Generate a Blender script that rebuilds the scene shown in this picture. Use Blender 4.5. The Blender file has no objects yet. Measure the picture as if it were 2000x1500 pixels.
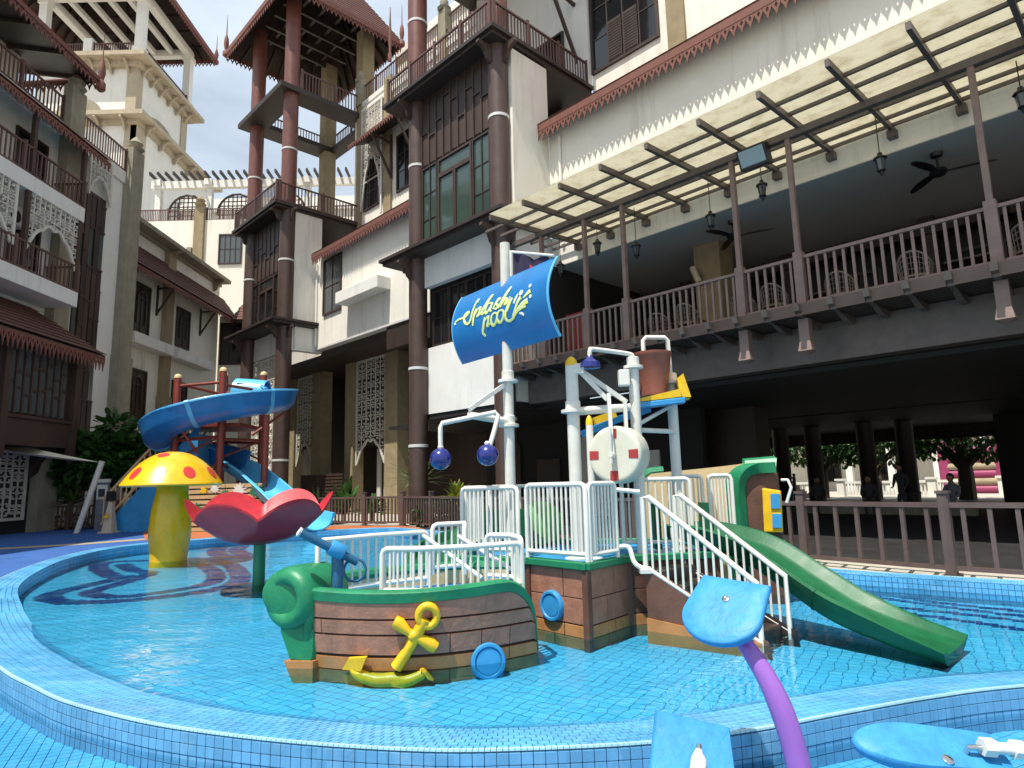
import bpy, bmesh, math, random
from mathutils import Vector, Matrix
random.seed(7)
S = bpy.context.scene
COL = S.collection
PI = math.pi
# ---------------------------------------------------------------- camera
cam = bpy.data.cameras.new('camera'); camo = bpy.data.objects.new('camera', cam); COL.objects.link(camo)
cam.sensor_fit = 'HORIZONTAL'; cam.sensor_width = 36; cam.lens = 22.68; cam.clip_end = 3000; cam.clip_start = .05
camo.matrix_world = Matrix(((.99970149, .02443218, 0, 0), (.00369563, -.15121567, -.98849389, 0), (-.02415106, .98819881, -.15126082, 1.55), (0, 0, 0, 1)))
S.camera = camo
# ---------------------------------------------------------------- sky and sun
AZ = math.atan2(-.62, -.78); EL = math.radians(66)
W = bpy.data.worlds.new('World'); S.world = W; W.use_nodes = True
nt = W.node_tree; nd = nt.nodes; lk = nt.links
bg = nd['Background']
sky = nd.new('ShaderNodeTexSky'); sky.sky_type = 'NISHITA'; sky.sun_disc = False
sky.sun_elevation = EL; sky.sun_rotation = AZ; sky.air_density = 1.6; sky.dust_density = 2.2; sky.ozone_density = 1.5
tc = nd.new('ShaderNodeTexCoord'); mp = nd.new('ShaderNodeMapping'); mp.inputs['Scale'].default_value = (1.0, 1.0, 3.2)
no = nd.new('ShaderNodeTexNoise'); no.inputs['Scale'].default_value = 2.2; no.inputs['Detail'].default_value = 7; no.inputs['Roughness'].default_value = .55
rp = nd.new('ShaderNodeValToRGB'); rp.color_ramp.elements[0].color = (.42, .42, .42, 1); rp.color_ramp.elements[0].position = .34; rp.color_ramp.elements[1].position = .78
mx = nd.new('ShaderNodeMixRGB'); mx.inputs[2].default_value = (8.6, 9.7, 11.0, 1)
lk.new(tc.outputs['Generated'], mp.inputs[0]); lk.new(mp.outputs[0], no.inputs['Vector']); lk.new(no.outputs['Fac'], rp.inputs[0])
lk.new(rp.outputs[0], mx.inputs[0]); lk.new(sky.outputs[0], mx.inputs[1]); lk.new(mx.outputs[0], bg.inputs[0])
bg.inputs[1].default_value = .075
sun = bpy.data.lights.new('sun', 'SUN'); sun.energy = 4.4; sun.angle = math.radians(.53); sun.color = (1, .95, .86)
suno = bpy.data.objects.new('sun', sun); COL.objects.link(suno)
sd = Vector((math.sin(AZ)*math.cos(EL), math.cos(AZ)*math.cos(EL), math.sin(EL)))
suno.rotation_euler = sd.to_track_quat('Z', 'Y').to_euler(); suno.location = sd*80
vs = S.view_settings; vs.view_transform = 'Standard'; vs.look = 'None'; vs.gamma = 1; vs.exposure = .5; vs.use_curve_mapping = False
S.cycles.max_bounces = 6; S.cycles.diffuse_bounces = 3; S.cycles.glossy_bounces = 3; S.cycles.transparent_max_bounces = 8; S.cycles.caustics_reflective = False; S.cycles.caustics_refractive = False
# ---------------------------------------------------------------- materials
M = {}
def new_mat(name):
    m = bpy.data.materials.new(name); m.use_nodes = True; M[name] = m
    return m, m.node_tree.nodes, m.node_tree.links, m.node_tree.nodes['Principled BSDF']
def pm(name, col, rough=.55, var=.12, scale=1.5, bump=0., bscale=30, metal=0., spec=.5, streak=0., coat=0., dirt=(.35, .32, .27), stretch=None):
    m, n, l, b = new_mat(name)
    b.inputs['Roughness'].default_value = rough; b.inputs['Metallic'].default_value = metal
    b.inputs['Specular IOR Level'].default_value = spec; b.inputs['Coat Weight'].default_value = coat
    g = n.new('ShaderNodeNewGeometry')
    t = n.new('ShaderNodeTexNoise'); t.inputs['Scale'].default_value = scale; t.inputs['Detail'].default_value = 4.5; t.inputs['Roughness'].default_value = .66
    src = g.outputs['Position']
    if stretch:
        mp = n.new('ShaderNodeMapping'); mp.inputs['Scale'].default_value = stretch; l.new(src, mp.inputs[0]); src = mp.outputs[0]
    l.new(src, t.inputs['Vector'])
    r = n.new('ShaderNodeMapRange'); r.inputs[1].default_value = .25; r.inputs[2].default_value = .75; r.inputs[3].default_value = 1-var; r.inputs[4].default_value = 1+var
    l.new(t.outputs['Fac'], r.inputs[0])
    h = n.new('ShaderNodeHueSaturation'); h.inputs['Color'].default_value = (*col, 1); l.new(r.outputs[0], h.inputs['Value'])
    out = h.outputs[0]
    if streak:
        mp2 = n.new('ShaderNodeMapping'); mp2.inputs['Scale'].default_value = (1.6, 1.6, .12); l.new(g.outputs['Position'], mp2.inputs[0])
        t2 = n.new('ShaderNodeTexNoise'); t2.inputs['Scale'].default_value = 1.4; t2.inputs['Detail'].default_value = 5; t2.inputs['Roughness'].default_value = .7
        l.new(mp2.outputs[0], t2.inputs['Vector'])
        r2 = n.new('ShaderNodeMapRange'); r2.inputs[1].default_value = .52; r2.inputs[2].default_value = .8; r2.inputs[3].default_value = 0; r2.inputs[4].default_value = streak
        l.new(t2.outputs['Fac'], r2.inputs[0])
        x = n.new('ShaderNodeMixRGB'); x.inputs[2].default_value = (*dirt, 1); l.new(r2.outputs[0], x.inputs[0]); l.new(out, x.inputs[1]); out = x.outputs[0]
    l.new(out, b.inputs['Base Color'])
    r3 = n.new('ShaderNodeMapRange'); r3.inputs[3].default_value = max(.02, rough-.1); r3.inputs[4].default_value = min(1, rough+.14)
    l.new(t.outputs['Fac'], r3.inputs[0]); l.new(r3.outputs[0], b.inputs['Roughness'])
    if bump:
        t3 = n.new('ShaderNodeTexNoise'); t3.inputs['Scale'].default_value = bscale; t3.inputs['Detail'].default_value = 3
        l.new(g.outputs['Position'], t3.inputs['Vector'])
        bp = n.new('ShaderNodeBump'); bp.inputs['Strength'].default_value = bump; bp.inputs['Distance'].default_value = .02
        l.new(t3.outputs['Fac'], bp.inputs['Height']); l.new(bp.outputs[0], b.inputs['Normal'])
    return m
pm('cream', (.79, .75, .66), .85, .07, .8, .25, 45, spec=.2, streak=.62, dirt=(.4, .35, .27))
pm('offwhite', (.73, .71, .66), .85, .08, .8, .25, 45, spec=.2, streak=.5, dirt=(.4, .38, .34))
pm('white_wall', (.76, .74, .68), .8, .07, 1, .2, 45, spec=.2, streak=.42, dirt=(.42, .4, .36))
pm('stone_tan', (.30, .24, .145), .85, .2, 2.2, .4, 26, spec=.2, streak=.5, dirt=(.16, .13, .085))
pm('stone_sand', (.44, .37, .27), .85, .14, 2.2, .3, 26, spec=.2, streak=.4, dirt=(.22, .18, .12))
pm('stone_grey', (.30, .27, .2), .9, .22, 2, .4, 26, spec=.2, streak=.6, dirt=(.13, .12, .09))
pm('wood_dark', (.036, .022, .017), .5, .35, 3, .15, 60, streak=.25, dirt=(.09, .06, .045), stretch=(1, 1, .2))
pm('wood_brown', (.056, .033, .025), .5, .28, 3, .15, 60, streak=.3, dirt=(.05, .035, .03), stretch=(1, 1, .2))
pm('wood_slab', (.034, .023, .019), .55, .25, 2, .1, 40)
pm('column_brown', (.075, .043, .034), .42, .2, 2.5, .1, 60, streak=.35, dirt=(.09, .05, .04))
pm('column_red', (.16, .058, .042), .4, .16, 2.5, .08, 60, streak=.3, dirt=(.13, .06, .045))
pm('rail_rose', (.22, .15, .13), .5, .22, 4, .1, 60, streak=.3, dirt=(.14, .1, .09))
pm('rail_red', (.11, .056, .046), .5, .2, 4)
pm('fringe', (.17, .062, .044), .7, .2, 5, .2, 40)
pm('roof_tile', (.12, .045, .034), .65, .35, 6, .2, 30, streak=.3, dirt=(.06, .04, .035))
pm('fence_brown', (.105, .07, .062), .5, .2, 4, .08, 60, streak=.3, dirt=(.17, .14, .12))
pm('metal_frame', (.12, .095, .085), .45, .25, 4, .05, 60, streak=.4, dirt=(.22, .15, .1))
pm('ceiling_grey', (.60, .57, .53), .8, .05, 1)
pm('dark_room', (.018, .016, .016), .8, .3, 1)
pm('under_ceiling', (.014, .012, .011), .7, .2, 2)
pm('ring_white', (.62, .6, .58), .5, .1, 4)
pm('lattice', (.62, .58, .5), .8, .12, 3, .2, 40, streak=.3, dirt=(.35, .31, .25))
pm('black_metal', (.012, .012, .014), .4, .2, 5)
pm('white_plastic', (.72, .70, .63), .38, .07, 5, .05, 60, streak=.22, dirt=(.55, .48, .33))
pm('white_pipe', (.68, .66, .6), .4, .12, 5, .06, 50, streak=.6, dirt=(.45, .4, .3))
pm('plastic_yellow', (.78, .47, .01), .38, .16, 7, .12, 40, streak=.4, dirt=(.5, .33, .03))
pm('mushroom_yellow', (.76, .43, .004), .28, .14, 4, .1, 24, streak=.55, dirt=(.52, .37, .02), coat=.3)
pm('spot_red', (.55, .04, .035), .3, .1, 3)
pm('petal_red', (.46, .018, .03), .42, .22, 5, .1, 25, streak=.3, dirt=(.3, .03, .045), coat=.1)
pm('ship_green', (.01, .19, .08), .4, .22, 5, .12, 30, streak=.45, dirt=(.04, .11, .07))
pm('slide_green', (.005, .1, .036), .45, .26, 5, .1, 30, streak=.45, dirt=(.03, .085, .045), spec=.4)
pm('drum_cream', (.62, .60, .49), .45, .12, 3, .06, 30, streak=.4, dirt=(.42, .46, .42))
pm('drum_red', (.36, .03, .03), .45, .15, 4)
pm('lime_green', (.12, .42, .06), .4, .1, 3)
pm('plank', (.34, .155, .098), .5, .3, 7, .25, 30, streak=.6, dirt=(.11, .055, .04))
pm('plank_dark', (.12, .055, .036), .5, .3, 3, .15, 40, streak=.4, dirt=(.05, .03, .024))
pm('plank_orange', (.42, .185, .06), .5, .25, 6, .1, 40, streak=.45, dirt=(.3, .22, .12))
pm('plank_water_tint', (.17, .15, .07), .6, .35, 6, .2, 30, streak=.5, dirt=(.09, .1, .05))  # olive base paints the water's tint onto the submerged plank course
pm('joint', (.03, .016, .014), .7, .1, 3)
pm('stair_dark', (.03, .02, .016), .35, .6, 5, .25, 25, streak=.4, dirt=(.1, .06, .045))
pm('play_blue', (.035, .27, .56), .38, .16, 4, .1, 25, streak=.2, dirt=(.08, .33, .58))
pm('sky_blue', (.10, .44, .70), .35, .12, 3, .06, 30, streak=.25, dirt=(.05, .3, .55))
pm('slide_blue', (.018, .16, .42), .33, .22, 1.6, .08, 30, streak=.35, dirt=(.05, .24, .5), coat=.2)
pm('cannon_blue', (.016, .105, .21), .4, .2, 6, .05, 40)
pm('sign_blue', (.01, .155, .41), .36, .16, 1.6, .03, 30, coat=.15)
pm('navy_ball', (.012, .02, .17), .22, .12, 4, coat=.5)
pm('paddle_blue', (.035, .255, .55), .52, .22, 11, .25, 26, streak=.3, dirt=(.1, .38, .62))
pm('purple', (.30, .12, .46), .35, .12, 3, .05, 50, coat=.2)
pm('tan_panel', (.64, .47, .25), .5, .09, 2, .08, 30, streak=.3, dirt=(.48, .34, .18))
pm('terracotta', (.24, .075, .045), .5, .2, 4, .1, 30)
pm('play_red', (.24, .042, .024), .42, .2, 3, .06, 40, streak=.3, dirt=(.13, .04, .03))
pm('chrome', (.6, .6, .6), .2, .05, 5, metal=1.)
pm('ground_beige', (.42, .385, .33), .9, .14, 1.2, .3, 60, spec=.2)
pm('dark_floor', (.024, .023, .023), .55, .25, 1.5, .2, 30)
pm('rubber_blue', (.045, .115, .33), .9, .2, 1.5, .3, 90, spec=.15)
pm('rubber_tan', (.36, .30, .2), .9, .2, 2, .3, 90, spec=.15)
pm('rubber_orange', (.40, .13, .055), .9, .2, 2, .3, 90, spec=.15)
pm('grout', (.022, .13, .24), .8, .15, 4)
pm('sail_cream', (.72, .66, .52), .8, .06, 2)
pm('board_wood', (.52, .36, .18), .6, .2, 6, .15, 40, stretch=(.3, .3, 3))
pm('trunk', (.12, .085, .055), .9, .25, 6, .4, 30)
pm('rattan', (.26, .22, .18), .6, .2, 10)
pm('skin', (.35, .2, .13), .55, .1, 6)
pm('cloth_dark', (.05, .05, .06), .85, .2, 6)
pm('cloth_grey', (.2, .2, .22), .85, .2, 6)
pm('hair', (.012, .009, .008), .6, .2, 8)
pm('cone_tan', (.55, .46, .34), .6, .12, 4)
pm('red_fabric', (.28, .03, .03), .8, .15, 5)
pm('flag_navy', (.018, .012, .05), .8, .2, 5)
pm('letter', (.72, .80, .16), .4, .05, 8)
pm('letter_white', (.8, .84, .7), .4, .04, 8)
pm('inflatable_pink', (.3, .04, .12), .5, .1, 3)
def leaf_mat(name, c1, c2, tr=.3):
    m, n, l, b = new_mat(name)
    oi = n.new('ShaderNodeNewGeometry'); t = n.new('ShaderNodeTexNoise'); t.inputs['Scale'].default_value = 3.2; l.new(oi.outputs['Position'], t.inputs['Vector'])
    r = n.new('ShaderNodeValToRGB'); r.color_ramp.elements[0].color = (*c1, 1); r.color_ramp.elements[1].color = (*c2, 1)
    r.color_ramp.elements[0].position = .3; r.color_ramp.elements[1].position = .7
    l.new(t.outputs['Fac'], r.inputs[0]); l.new(r.outputs[0], b.inputs['Base Color']); b.inputs['Roughness'].default_value = .45
    d = n.new('ShaderNodeBsdfTranslucent'); l.new(r.outputs[0], d.inputs[0]); mxs = n.new('ShaderNodeMixShader'); mxs.inputs[0].default_value = tr
    l.new(b.outputs[0], mxs.inputs[1]); l.new(d.outputs[0], mxs.inputs[2]); l.new(mxs.outputs[0], n['Material Output'].inputs[0])
leaf_mat('leaf', (.018, .06, .012), (.06, .15, .028)); leaf_mat('leaf_yellow', (.30, .26, .02), (.12, .22, .03)); leaf_mat('leaf_pale', (.05, .1, .03), (.16, .22, .08))
def glass_mat(name, col, rough=.06, a=.0):
    m, n, l, b = new_mat(name)
    b.inputs['Base Color'].default_value = (*col, 1); b.inputs['Roughness'].default_value = rough; b.inputs['Specular IOR Level'].default_value = .8
    t = n.new('ShaderNodeTexNoise'); t.inputs['Scale'].default_value = .6; g = n.new('ShaderNodeNewGeometry'); l.new(g.outputs['Position'], t.inputs['Vector'])
    bp = n.new('ShaderNodeBump'); bp.inputs['Strength'].default_value = .12; bp.inputs['Distance'].default_value = .1; l.new(t.outputs['Fac'], bp.inputs['Height']); l.new(bp.outputs[0], b.inputs['Normal'])
glass_mat('lens_blue', (.2, .34, .4), .15); glass_mat('glass_green', (.045, .075, .062)); glass_mat('glass_dark', (.012, .013, .014)); glass_mat('glass_grey', (.09, .1, .1), .12)
def canopy_mat():
    m, n, l, b = new_mat('polycarbonate')
    g = n.new('ShaderNodeNewGeometry'); t = n.new('ShaderNodeTexNoise'); t.inputs['Scale'].default_value = 2.2; t.inputs['Detail'].default_value = 8; t.inputs['Roughness'].default_value = .75
    l.new(g.outputs['Position'], t.inputs['Vector'])
    r = n.new('ShaderNodeValToRGB'); r.color_ramp.elements[0].color = (.46, .42, .33, 1); r.color_ramp.elements[1].color = (.64, .62, .54, 1); r.color_ramp.elements[0].position = .3; r.color_ramp.elements[1].position = .52
    l.new(t.outputs['Fac'], r.inputs[0]); d = n.new('ShaderNodeBsdfTranslucent'); l.new(r.outputs[0], d.inputs[0]); l.new(r.outputs[0], b.inputs['Base Color']); b.inputs['Roughness'].default_value = .4
    tr = n.new('ShaderNodeBsdfTransparent'); tr.inputs[0].default_value = (.85, .8, .66, 1)
    x = n.new('ShaderNodeMixShader'); x.inputs[0].default_value = .72; l.new(b.outputs[0], x.inputs[1]); l.new(d.outputs[0], x.inputs[2])
    y = n.new('ShaderNodeMixShader'); y.inputs[0].default_value = .22; l.new(x.outputs[0], y.inputs[1]); l.new(tr.outputs[0], y.inputs[2])
    l.new(y.outputs[0], n['Material Output'].inputs[0])
canopy_mat()
def tile_mat(name, col, rough=.25, var=.25):
    # per-tile shade from a cell hash of the position
    m, n, l, b = new_mat(name)
    g = n.new('ShaderNodeNewGeometry'); w = n.new('ShaderNodeTexWhiteNoise')
    mth = n.new('ShaderNodeVectorMath'); mth.operation = 'SNAP'; mth.inputs[1].default_value = (.062, .062, .062)
    l.new(g.outputs['Position'], mth.inputs[0]); l.new(mth.outputs[0], w.inputs['Vector'])
    t = n.new('ShaderNodeTexNoise'); t.inputs['Scale'].default_value = 1.2; t.inputs['Detail'].default_value = 5; l.new(g.outputs['Position'], t.inputs['Vector'])
    a = n.new('ShaderNodeMath'); a.operation = 'MULTIPLY_ADD'; a.inputs[1].default_value = .4; l.new(w.outputs['Value'], a.inputs[0]); l.new(t.outputs['Fac'], a.inputs[2])
    r = n.new('ShaderNodeMapRange'); r.inputs[1].default_value = .2; r.inputs[2].default_value = 1.1; r.inputs[3].default_value = 1-var; r.inputs[4].default_value = 1+var; l.new(a.outputs[0], r.inputs[0])
    h = n.new('ShaderNodeHueSaturation'); h.inputs['Color'].default_value = (*col, 1); l.new(r.outputs[0], h.inputs['Value']); t4 = n.new('ShaderNodeTexNoise'); t4.inputs['Scale'].default_value = 2.6; t4.inputs['Detail'].default_value = 9; t4.inputs['Roughness'].default_value = .7; l.new(g.outputs['Position'], t4.inputs['Vector'])
    r4 = n.new('ShaderNodeMapRange'); r4.inputs[1].default_value = .52; r4.inputs[2].default_value = .75; r4.inputs[3].default_value = 0; r4.inputs[4].default_value = .38; l.new(t4.outputs['Fac'], r4.inputs[0])
    x4 = n.new('ShaderNodeMixRGB'); x4.inputs[2].default_value = (.42, .62, .72, 1); l.new(r4.outputs[0], x4.inputs[0]); l.new(h.outputs[0], x4.inputs[1]); l.new(x4.outputs[0], b.inputs['Base Color'])
    r5 = n.new('ShaderNodeMapRange'); r5.inputs[3].default_value = max(.04, rough-.22); r5.inputs[4].default_value = rough+.3; l.new(t.outputs['Fac'], r5.inputs[0]); l.new(r5.outputs[0], b.inputs['Roughness'])
tile_mat('tile_rim', (.10, .38, .67), .28, .3); tile_mat('tile_face', (.115, .31, .51), .25, .26); tile_mat('tile_nosing', (.42, .66, .70), .3, .12)
tile_mat('tile_navy', (.012, .022, .17), .35, .4); tile_mat('tile_floor_piece', (.075, .40, .70), .3, .14)
def floor_mat():
    # pool floor seen through moving water: mosaic joints that wander, soft caustic mottling from noise in the glaze
    m, n, l, b = new_mat('pool_mosaic')
    g = n.new('ShaderNodeNewGeometry')
    t = n.new('ShaderNodeTexNoise'); t.inputs['Scale'].default_value = 5; t.inputs['Detail'].default_value = 2; l.new(g.outputs['Position'], t.inputs['Vector'])
    s = n.new('ShaderNodeVectorMath'); s.operation = 'SUBTRACT'; s.inputs[1].default_value = (.5, .5, .5); l.new(t.outputs['Color'], s.inputs[0])
    k = n.new('ShaderNodeVectorMath'); k.operation = 'SCALE'; k.inputs['Scale'].default_value = .12; l.new(s.outputs[0], k.inputs[0])
    a = n.new('ShaderNodeVectorMath'); a.operation = 'ADD'; l.new(g.outputs['Position'], a.inputs[0]); l.new(k.outputs[0], a.inputs[1])
    mp = n.new('ShaderNodeMapping'); mp.inputs['Rotation'].default_value = (0, 0, math.radians(33)); l.new(a.outputs[0], mp.inputs[0])
    br = n.new('ShaderNodeTexBrick'); br.offset = 0; br.inputs['Color1'].default_value = (.085, .43, .70, 1); br.inputs['Color2'].default_value = (.12, .50, .76, 1); br.inputs['Mortar'].default_value = (.016, .17, .33, 1)
    br.inputs['Scale'].default_value = 1; br.inputs['Brick Width'].default_value = .105; br.inputs['Row Height'].default_value = .105; br.inputs['Mortar Size'].default_value = .0048; br.inputs['Mortar Smooth'].default_value = .3
    l.new(mp.outputs[0], br.inputs['Vector'])
    t2 = n.new('ShaderNodeTexNoise'); t2.inputs['Scale'].default_value = .7; t2.inputs['Detail'].default_value = 6; l.new(g.outputs['Position'], t2.inputs['Vector'])
    r = n.new('ShaderNodeMapRange'); r.inputs[3].default_value = .75; r.inputs[4].default_value = 1.2; l.new(t2.outputs['Fac'], r.inputs[0])
    h = n.new('ShaderNodeHueSaturation'); l.new(br.outputs['Color'], h.inputs['Color']); l.new(r.outputs[0], h.inputs['Value']); l.new(h.outputs[0], b.inputs['Base Color']); b.inputs['Roughness'].default_value = .5
floor_mat()
def water_mat(name, tint, sc1, bump):
    m, n, l, b = new_mat(name)
    g = n.new('ShaderNodeNewGeometry')
    def noise(sc, st, det):
        mp = n.new('ShaderNodeMapping'); mp.inputs['Scale'].default_value = st; mp.inputs['Rotation'].default_value = (0, 0, .5); l.new(g.outputs['Position'], mp.inputs[0])
        t = n.new('ShaderNodeTexNoise'); t.inputs['Scale'].default_value = sc; t.inputs['Detail'].default_value = det; t.inputs['Distortion'].default_value = .8; l.new(mp.outputs[0], t.inputs['Vector']); return t
    a = noise(sc1, (1, 1.7, 1), 2.5); c = noise(sc1*.33, (1, 1.4, 1), 1.5)
    ad = n.new('ShaderNodeMath'); ad.operation = 'MULTIPLY_ADD'; ad.inputs[1].default_value = 2.2; l.new(c.outputs['Fac'], ad.inputs[0]); l.new(a.outputs['Fac'], ad.inputs[2])
    bp = n.new('ShaderNodeBump'); bp.inputs['Strength'].default_value = bump; bp.inputs['Distance'].default_value = .05; l.new(ad.outputs[0], bp.inputs['Height'])
    gl = n.new('ShaderNodeBsdfGlossy'); gl.inputs['Roughness'].default_value = .02; l.new(bp.outputs[0], gl.inputs['Normal'])
    tr = n.new('ShaderNodeBsdfTransparent'); tr.inputs[0].default_value = (*tint, 1)
    fr = n.new('ShaderNodeFresnel'); fr.inputs['IOR'].default_value = 1.33; l.new(bp.outputs[0], fr.inputs['Normal'])
    x = n.new('ShaderNodeMixShader'); l.new(fr.outputs[0], x.inputs[0]); l.new(tr.outputs[0], x.inputs[1]); l.new(gl.outputs[0], x.inputs[2]); l.new(x.outputs[0], n['Material Output'].inputs[0])
water_mat('water', (.70, .915, .955), 2.4, .24); water_mat('water_still', (.9, .97, .99), 3, .1)
# ---------------------------------------------------------------- mesh helpers
ORG = {}
class MB:
    def __init__(s): s.v = []; s.f = []
    def quad(s, *p):
        i = len(s.v); s.v += [tuple(q) for q in p]; s.f.append(tuple(range(i, i+len(p)))); return s
    def hexa(s, p):
        i = len(s.v); s.v += [tuple(q) for q in p]
        for f in ((0, 3, 2, 1), (4, 5, 6, 7), (0, 1, 5, 4), (1, 2, 6, 5), (2, 3, 7, 6), (3, 0, 4, 7)): s.f.append(tuple(i+k for k in f))
        return s
    def box(s, x0, x1, y0, y1, z0, z1):
        return s.hexa([(x0, y0, z0), (x1, y0, z0), (x1, y1, z0), (x0, y1, z0), (x0, y0, z1), (x1, y0, z1), (x1, y1, z1), (x0, y1, z1)])
    def bar(s, p, q, w, h, up=(0, 0, 1)):
        p = Vector(p); q = Vector(q); d = (q-p).normalized(); up = Vector(up)
        if abs(d.dot(up)) > .98: up = Vector((0, 1, 0))
        a = d.cross(up).normalized()*(w/2); b = a.cross(d).normalized()*(h/2)
        return s.hexa([p-a-b, p+a-b, q+a-b, q-a-b, p-a+b, p+a+b, q+a+b, q-a+b])
    def tube(s, pts, r, n=10, cap=True, closed=False):
        pts = [Vector(p) for p in pts]; N = len(pts); rs = r if isinstance(r, (list, tuple)) else [r]*N
        i0 = len(s.v); a = None
        for k in range(N):
            if closed: t = pts[(k+1) % N]-pts[k-1]
            else: t = pts[min(k+1, N-1)]-pts[max(k-1, 0)]
            t.normalize()
            if a is None:
                a = t.cross(Vector((0, 0, 1)));
                if a.length < .05: a = t.cross(Vector((0, 1, 0)))
            a = (a-t*a.dot(t)); a.normalize(); b = t.cross(a)
            for j in range(n):
                g = 2*PI*j/n; s.v.append(tuple(pts[k]+(a*math.cos(g)+b*math.sin(g))*rs[k]))
        for k in range(N if closed else N-1):
            for j in range(n):
                A = i0+k*n; B = i0+((k+1) % N)*n; s.f.append((A+j, A+(j+1) % n, B+(j+1) % n, B+j))
        if cap and not closed:
            s.f.append(tuple(i0+j for j in reversed(range(n)))); s.f.append(tuple(i0+(N-1)*n+j for j in range(n)))
        return s
    def lathe(s, prof, n=20, o=(0, 0, 0), mat=None, cap=True):
        i0 = len(s.v)
        for r, z in prof:
            for j in range(n):
                g = 2*PI*j/n; p = Vector((r*math.cos(g), r*math.sin(g), z))
                if mat: p = mat @ p
                s.v.append(tuple(p+Vector(o)))
        for k in range(len(prof)-1):
            for j in range(n): A = i0+k*n; s.f.append((A+j, A+(j+1) % n, A+n+(j+1) % n, A+n+j))
        if cap:
            s.f.append(tuple(i0+j for j in reversed(range(n)))); s.f.append(tuple(i0+(len(prof)-1)*n+j for j in range(n)))
        return s
    def prism(s, poly, vec):
        vec = Vector(vec); n = len(poly); i = len(s.v)
        s.v += [tuple(p) for p in poly]+[tuple(Vector(p)+vec) for p in poly]
        s.f.append(tuple(reversed(range(i, i+n)))); s.f.append(tuple(range(i+n, i+2*n)))
        for k in range(n): s.f.append((i+k, i+(k+1) % n, i+n+(k+1) % n, i+n+k))
        return s
    def grid(s, rows, closed=False):
        i = len(s.v); m = len(rows[0])
        for r in rows: s.v += [tuple(p) for p in r]
        for a in range(len(rows)-1):
            for b in range(m if closed else m-1): s.f.append((i+a*m+b, i+a*m+(b+1) % m, i+(a+1)*m+(b+1) % m, i+(a+1)*m+b))
        return s
    def sphere(s, c, r, n=16, sc=(1, 1, 1)):
        pr = [(max(.001, math.sin(PI*k/(n//2))), -math.cos(PI*k/(n//2))) for k in range(n//2+1)]
        return s.lathe(pr, n, c, Matrix.Diagonal((r*sc[0], r*sc[1], r*sc[2])))
    def mesh(s, name, mat, o=(0, 0, 0), smooth=False, bevel=0., seg=2):
        me = bpy.data.meshes.new(name); ox, oy, oz = o
        me.from_pydata([(x-ox, y-oy, z-oz) for x, y, z in s.v], [], s.f)
        bm = bmesh.new(); bm.from_mesh(me); bmesh.ops.recalc_face_normals(bm, faces=bm.faces)
        if mat in ('water', 'water_still') and sum(f.normal.z for f in bm.faces) < 0: bmesh.ops.reverse_faces(bm, faces=bm.faces)
        if bevel:
            ed = [e for e in bm.edges if len(e.link_faces) == 2 and e.calc_face_angle(0) > .6]
            bmesh.ops.bevel(bm, geom=ed, offset=bevel, segments=seg, profile=.6, affect='EDGES', clamp_overlap=True)
        bm.to_mesh(me); bm.free()
        if mat: me.materials.append(M[mat])
        if smooth:
            for p in me.polygons: p.use_smooth = True
            try: me.set_sharp_from_angle(angle=math.radians(42))
            except Exception: pass
        return me
    def build(s, name, mat, parent=None, smooth=False, bevel=0., seg=2):
        o = ORG.get(parent.name, (0, 0, 0)) if parent else (0, 0, 0)
        ob = bpy.data.objects.new(name, s.mesh(name, mat, o, smooth, bevel, seg)); COL.objects.link(ob)
        if parent: ob.parent = parent; ORG[ob.name] = o
        return ob
TH = math.radians(-45.7); CB, SB = math.cos(TH), math.sin(TH)
def B2W(u, c, z=0): return (u*CB-c*SB, u*SB+c*CB, z)
def tag(o, label, cat, group=None):
    o['label'] = label; o['category'] = cat
    if group: o['group'] = group
    return o
def thing(name, label, cat, org=(0, 0, 0), frame='W', group=None):
    o = bpy.data.objects.new(name, None); COL.objects.link(o); o.empty_display_size = .2; ORG[o.name] = tuple(org)
    if frame == 'B': o.location = B2W(*org); o.rotation_euler = (0, 0, TH)
    else: o.location = org
    return tag(o, label, cat, group)
def struct(o, kind='structure'): o['kind'] = kind; return o
_cube = {}
def cube(mat):
    if mat not in _cube: _cube[mat] = MB().box(-.5, .5, -.5, .5, -.5, .5).mesh('unit_block_'+mat, mat)
    return _cube[mat]
def piece(name, me, parent, loc, scale=(1, 1, 1), rot=(0, 0, 0)):
    ob = bpy.data.objects.new(name, me); COL.objects.link(ob); o = ORG.get(parent.name, (0, 0, 0)) if parent else (0, 0, 0)
    ob.location = Vector(loc)-Vector(o); ob.scale = scale; ob.rotation_euler = rot; ob.parent = parent
    return ob
def blk(name, mat, parent, x0, x1, y0, y1, z0, z1):
    return piece(name, cube(mat), parent, ((x0+x1)/2, (y0+y1)/2, (z0+z1)/2), (abs(x1-x0), abs(y1-y0), abs(z1-z0)))
def cat_rom(P, n=8, closed=False):
    P = [Vector(p) for p in P]; N = len(P); out = []
    for i in range(N if closed else N-1):
        g = (lambda k: P[k % N]) if closed else (lambda k: P[min(max(k, 0), N-1)])
        p0, p1, p2, p3 = g(i-1), g(i), g(i+1), g(i+2)
        for k in range(n):
            t = k/n; out.append(.5*((2*p1)+(p2-p0)*t+(2*p0-5*p1+4*p2-p3)*t*t+(3*p1-p0-3*p2+p3)*t**3))
    if not closed: out.append(P[-1])
    return out
def resample(P, step, closed=False):
    Q = list(P)+([P[0]] if closed else []); L = [0]
    for a, b in zip(Q, Q[1:]): L.append(L[-1]+(b-a).length)
    n = max(2, round(L[-1]/step)); out = []; j = 0
    for k in range(n if closed else n+1):
        d = L[-1]*k/n
        while j < len(L)-2 and L[j+1] < d: j += 1
        out.append(Q[j].lerp(Q[j+1], (d-L[j])/max(1e-9, L[j+1]-L[j])))
    return out
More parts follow.
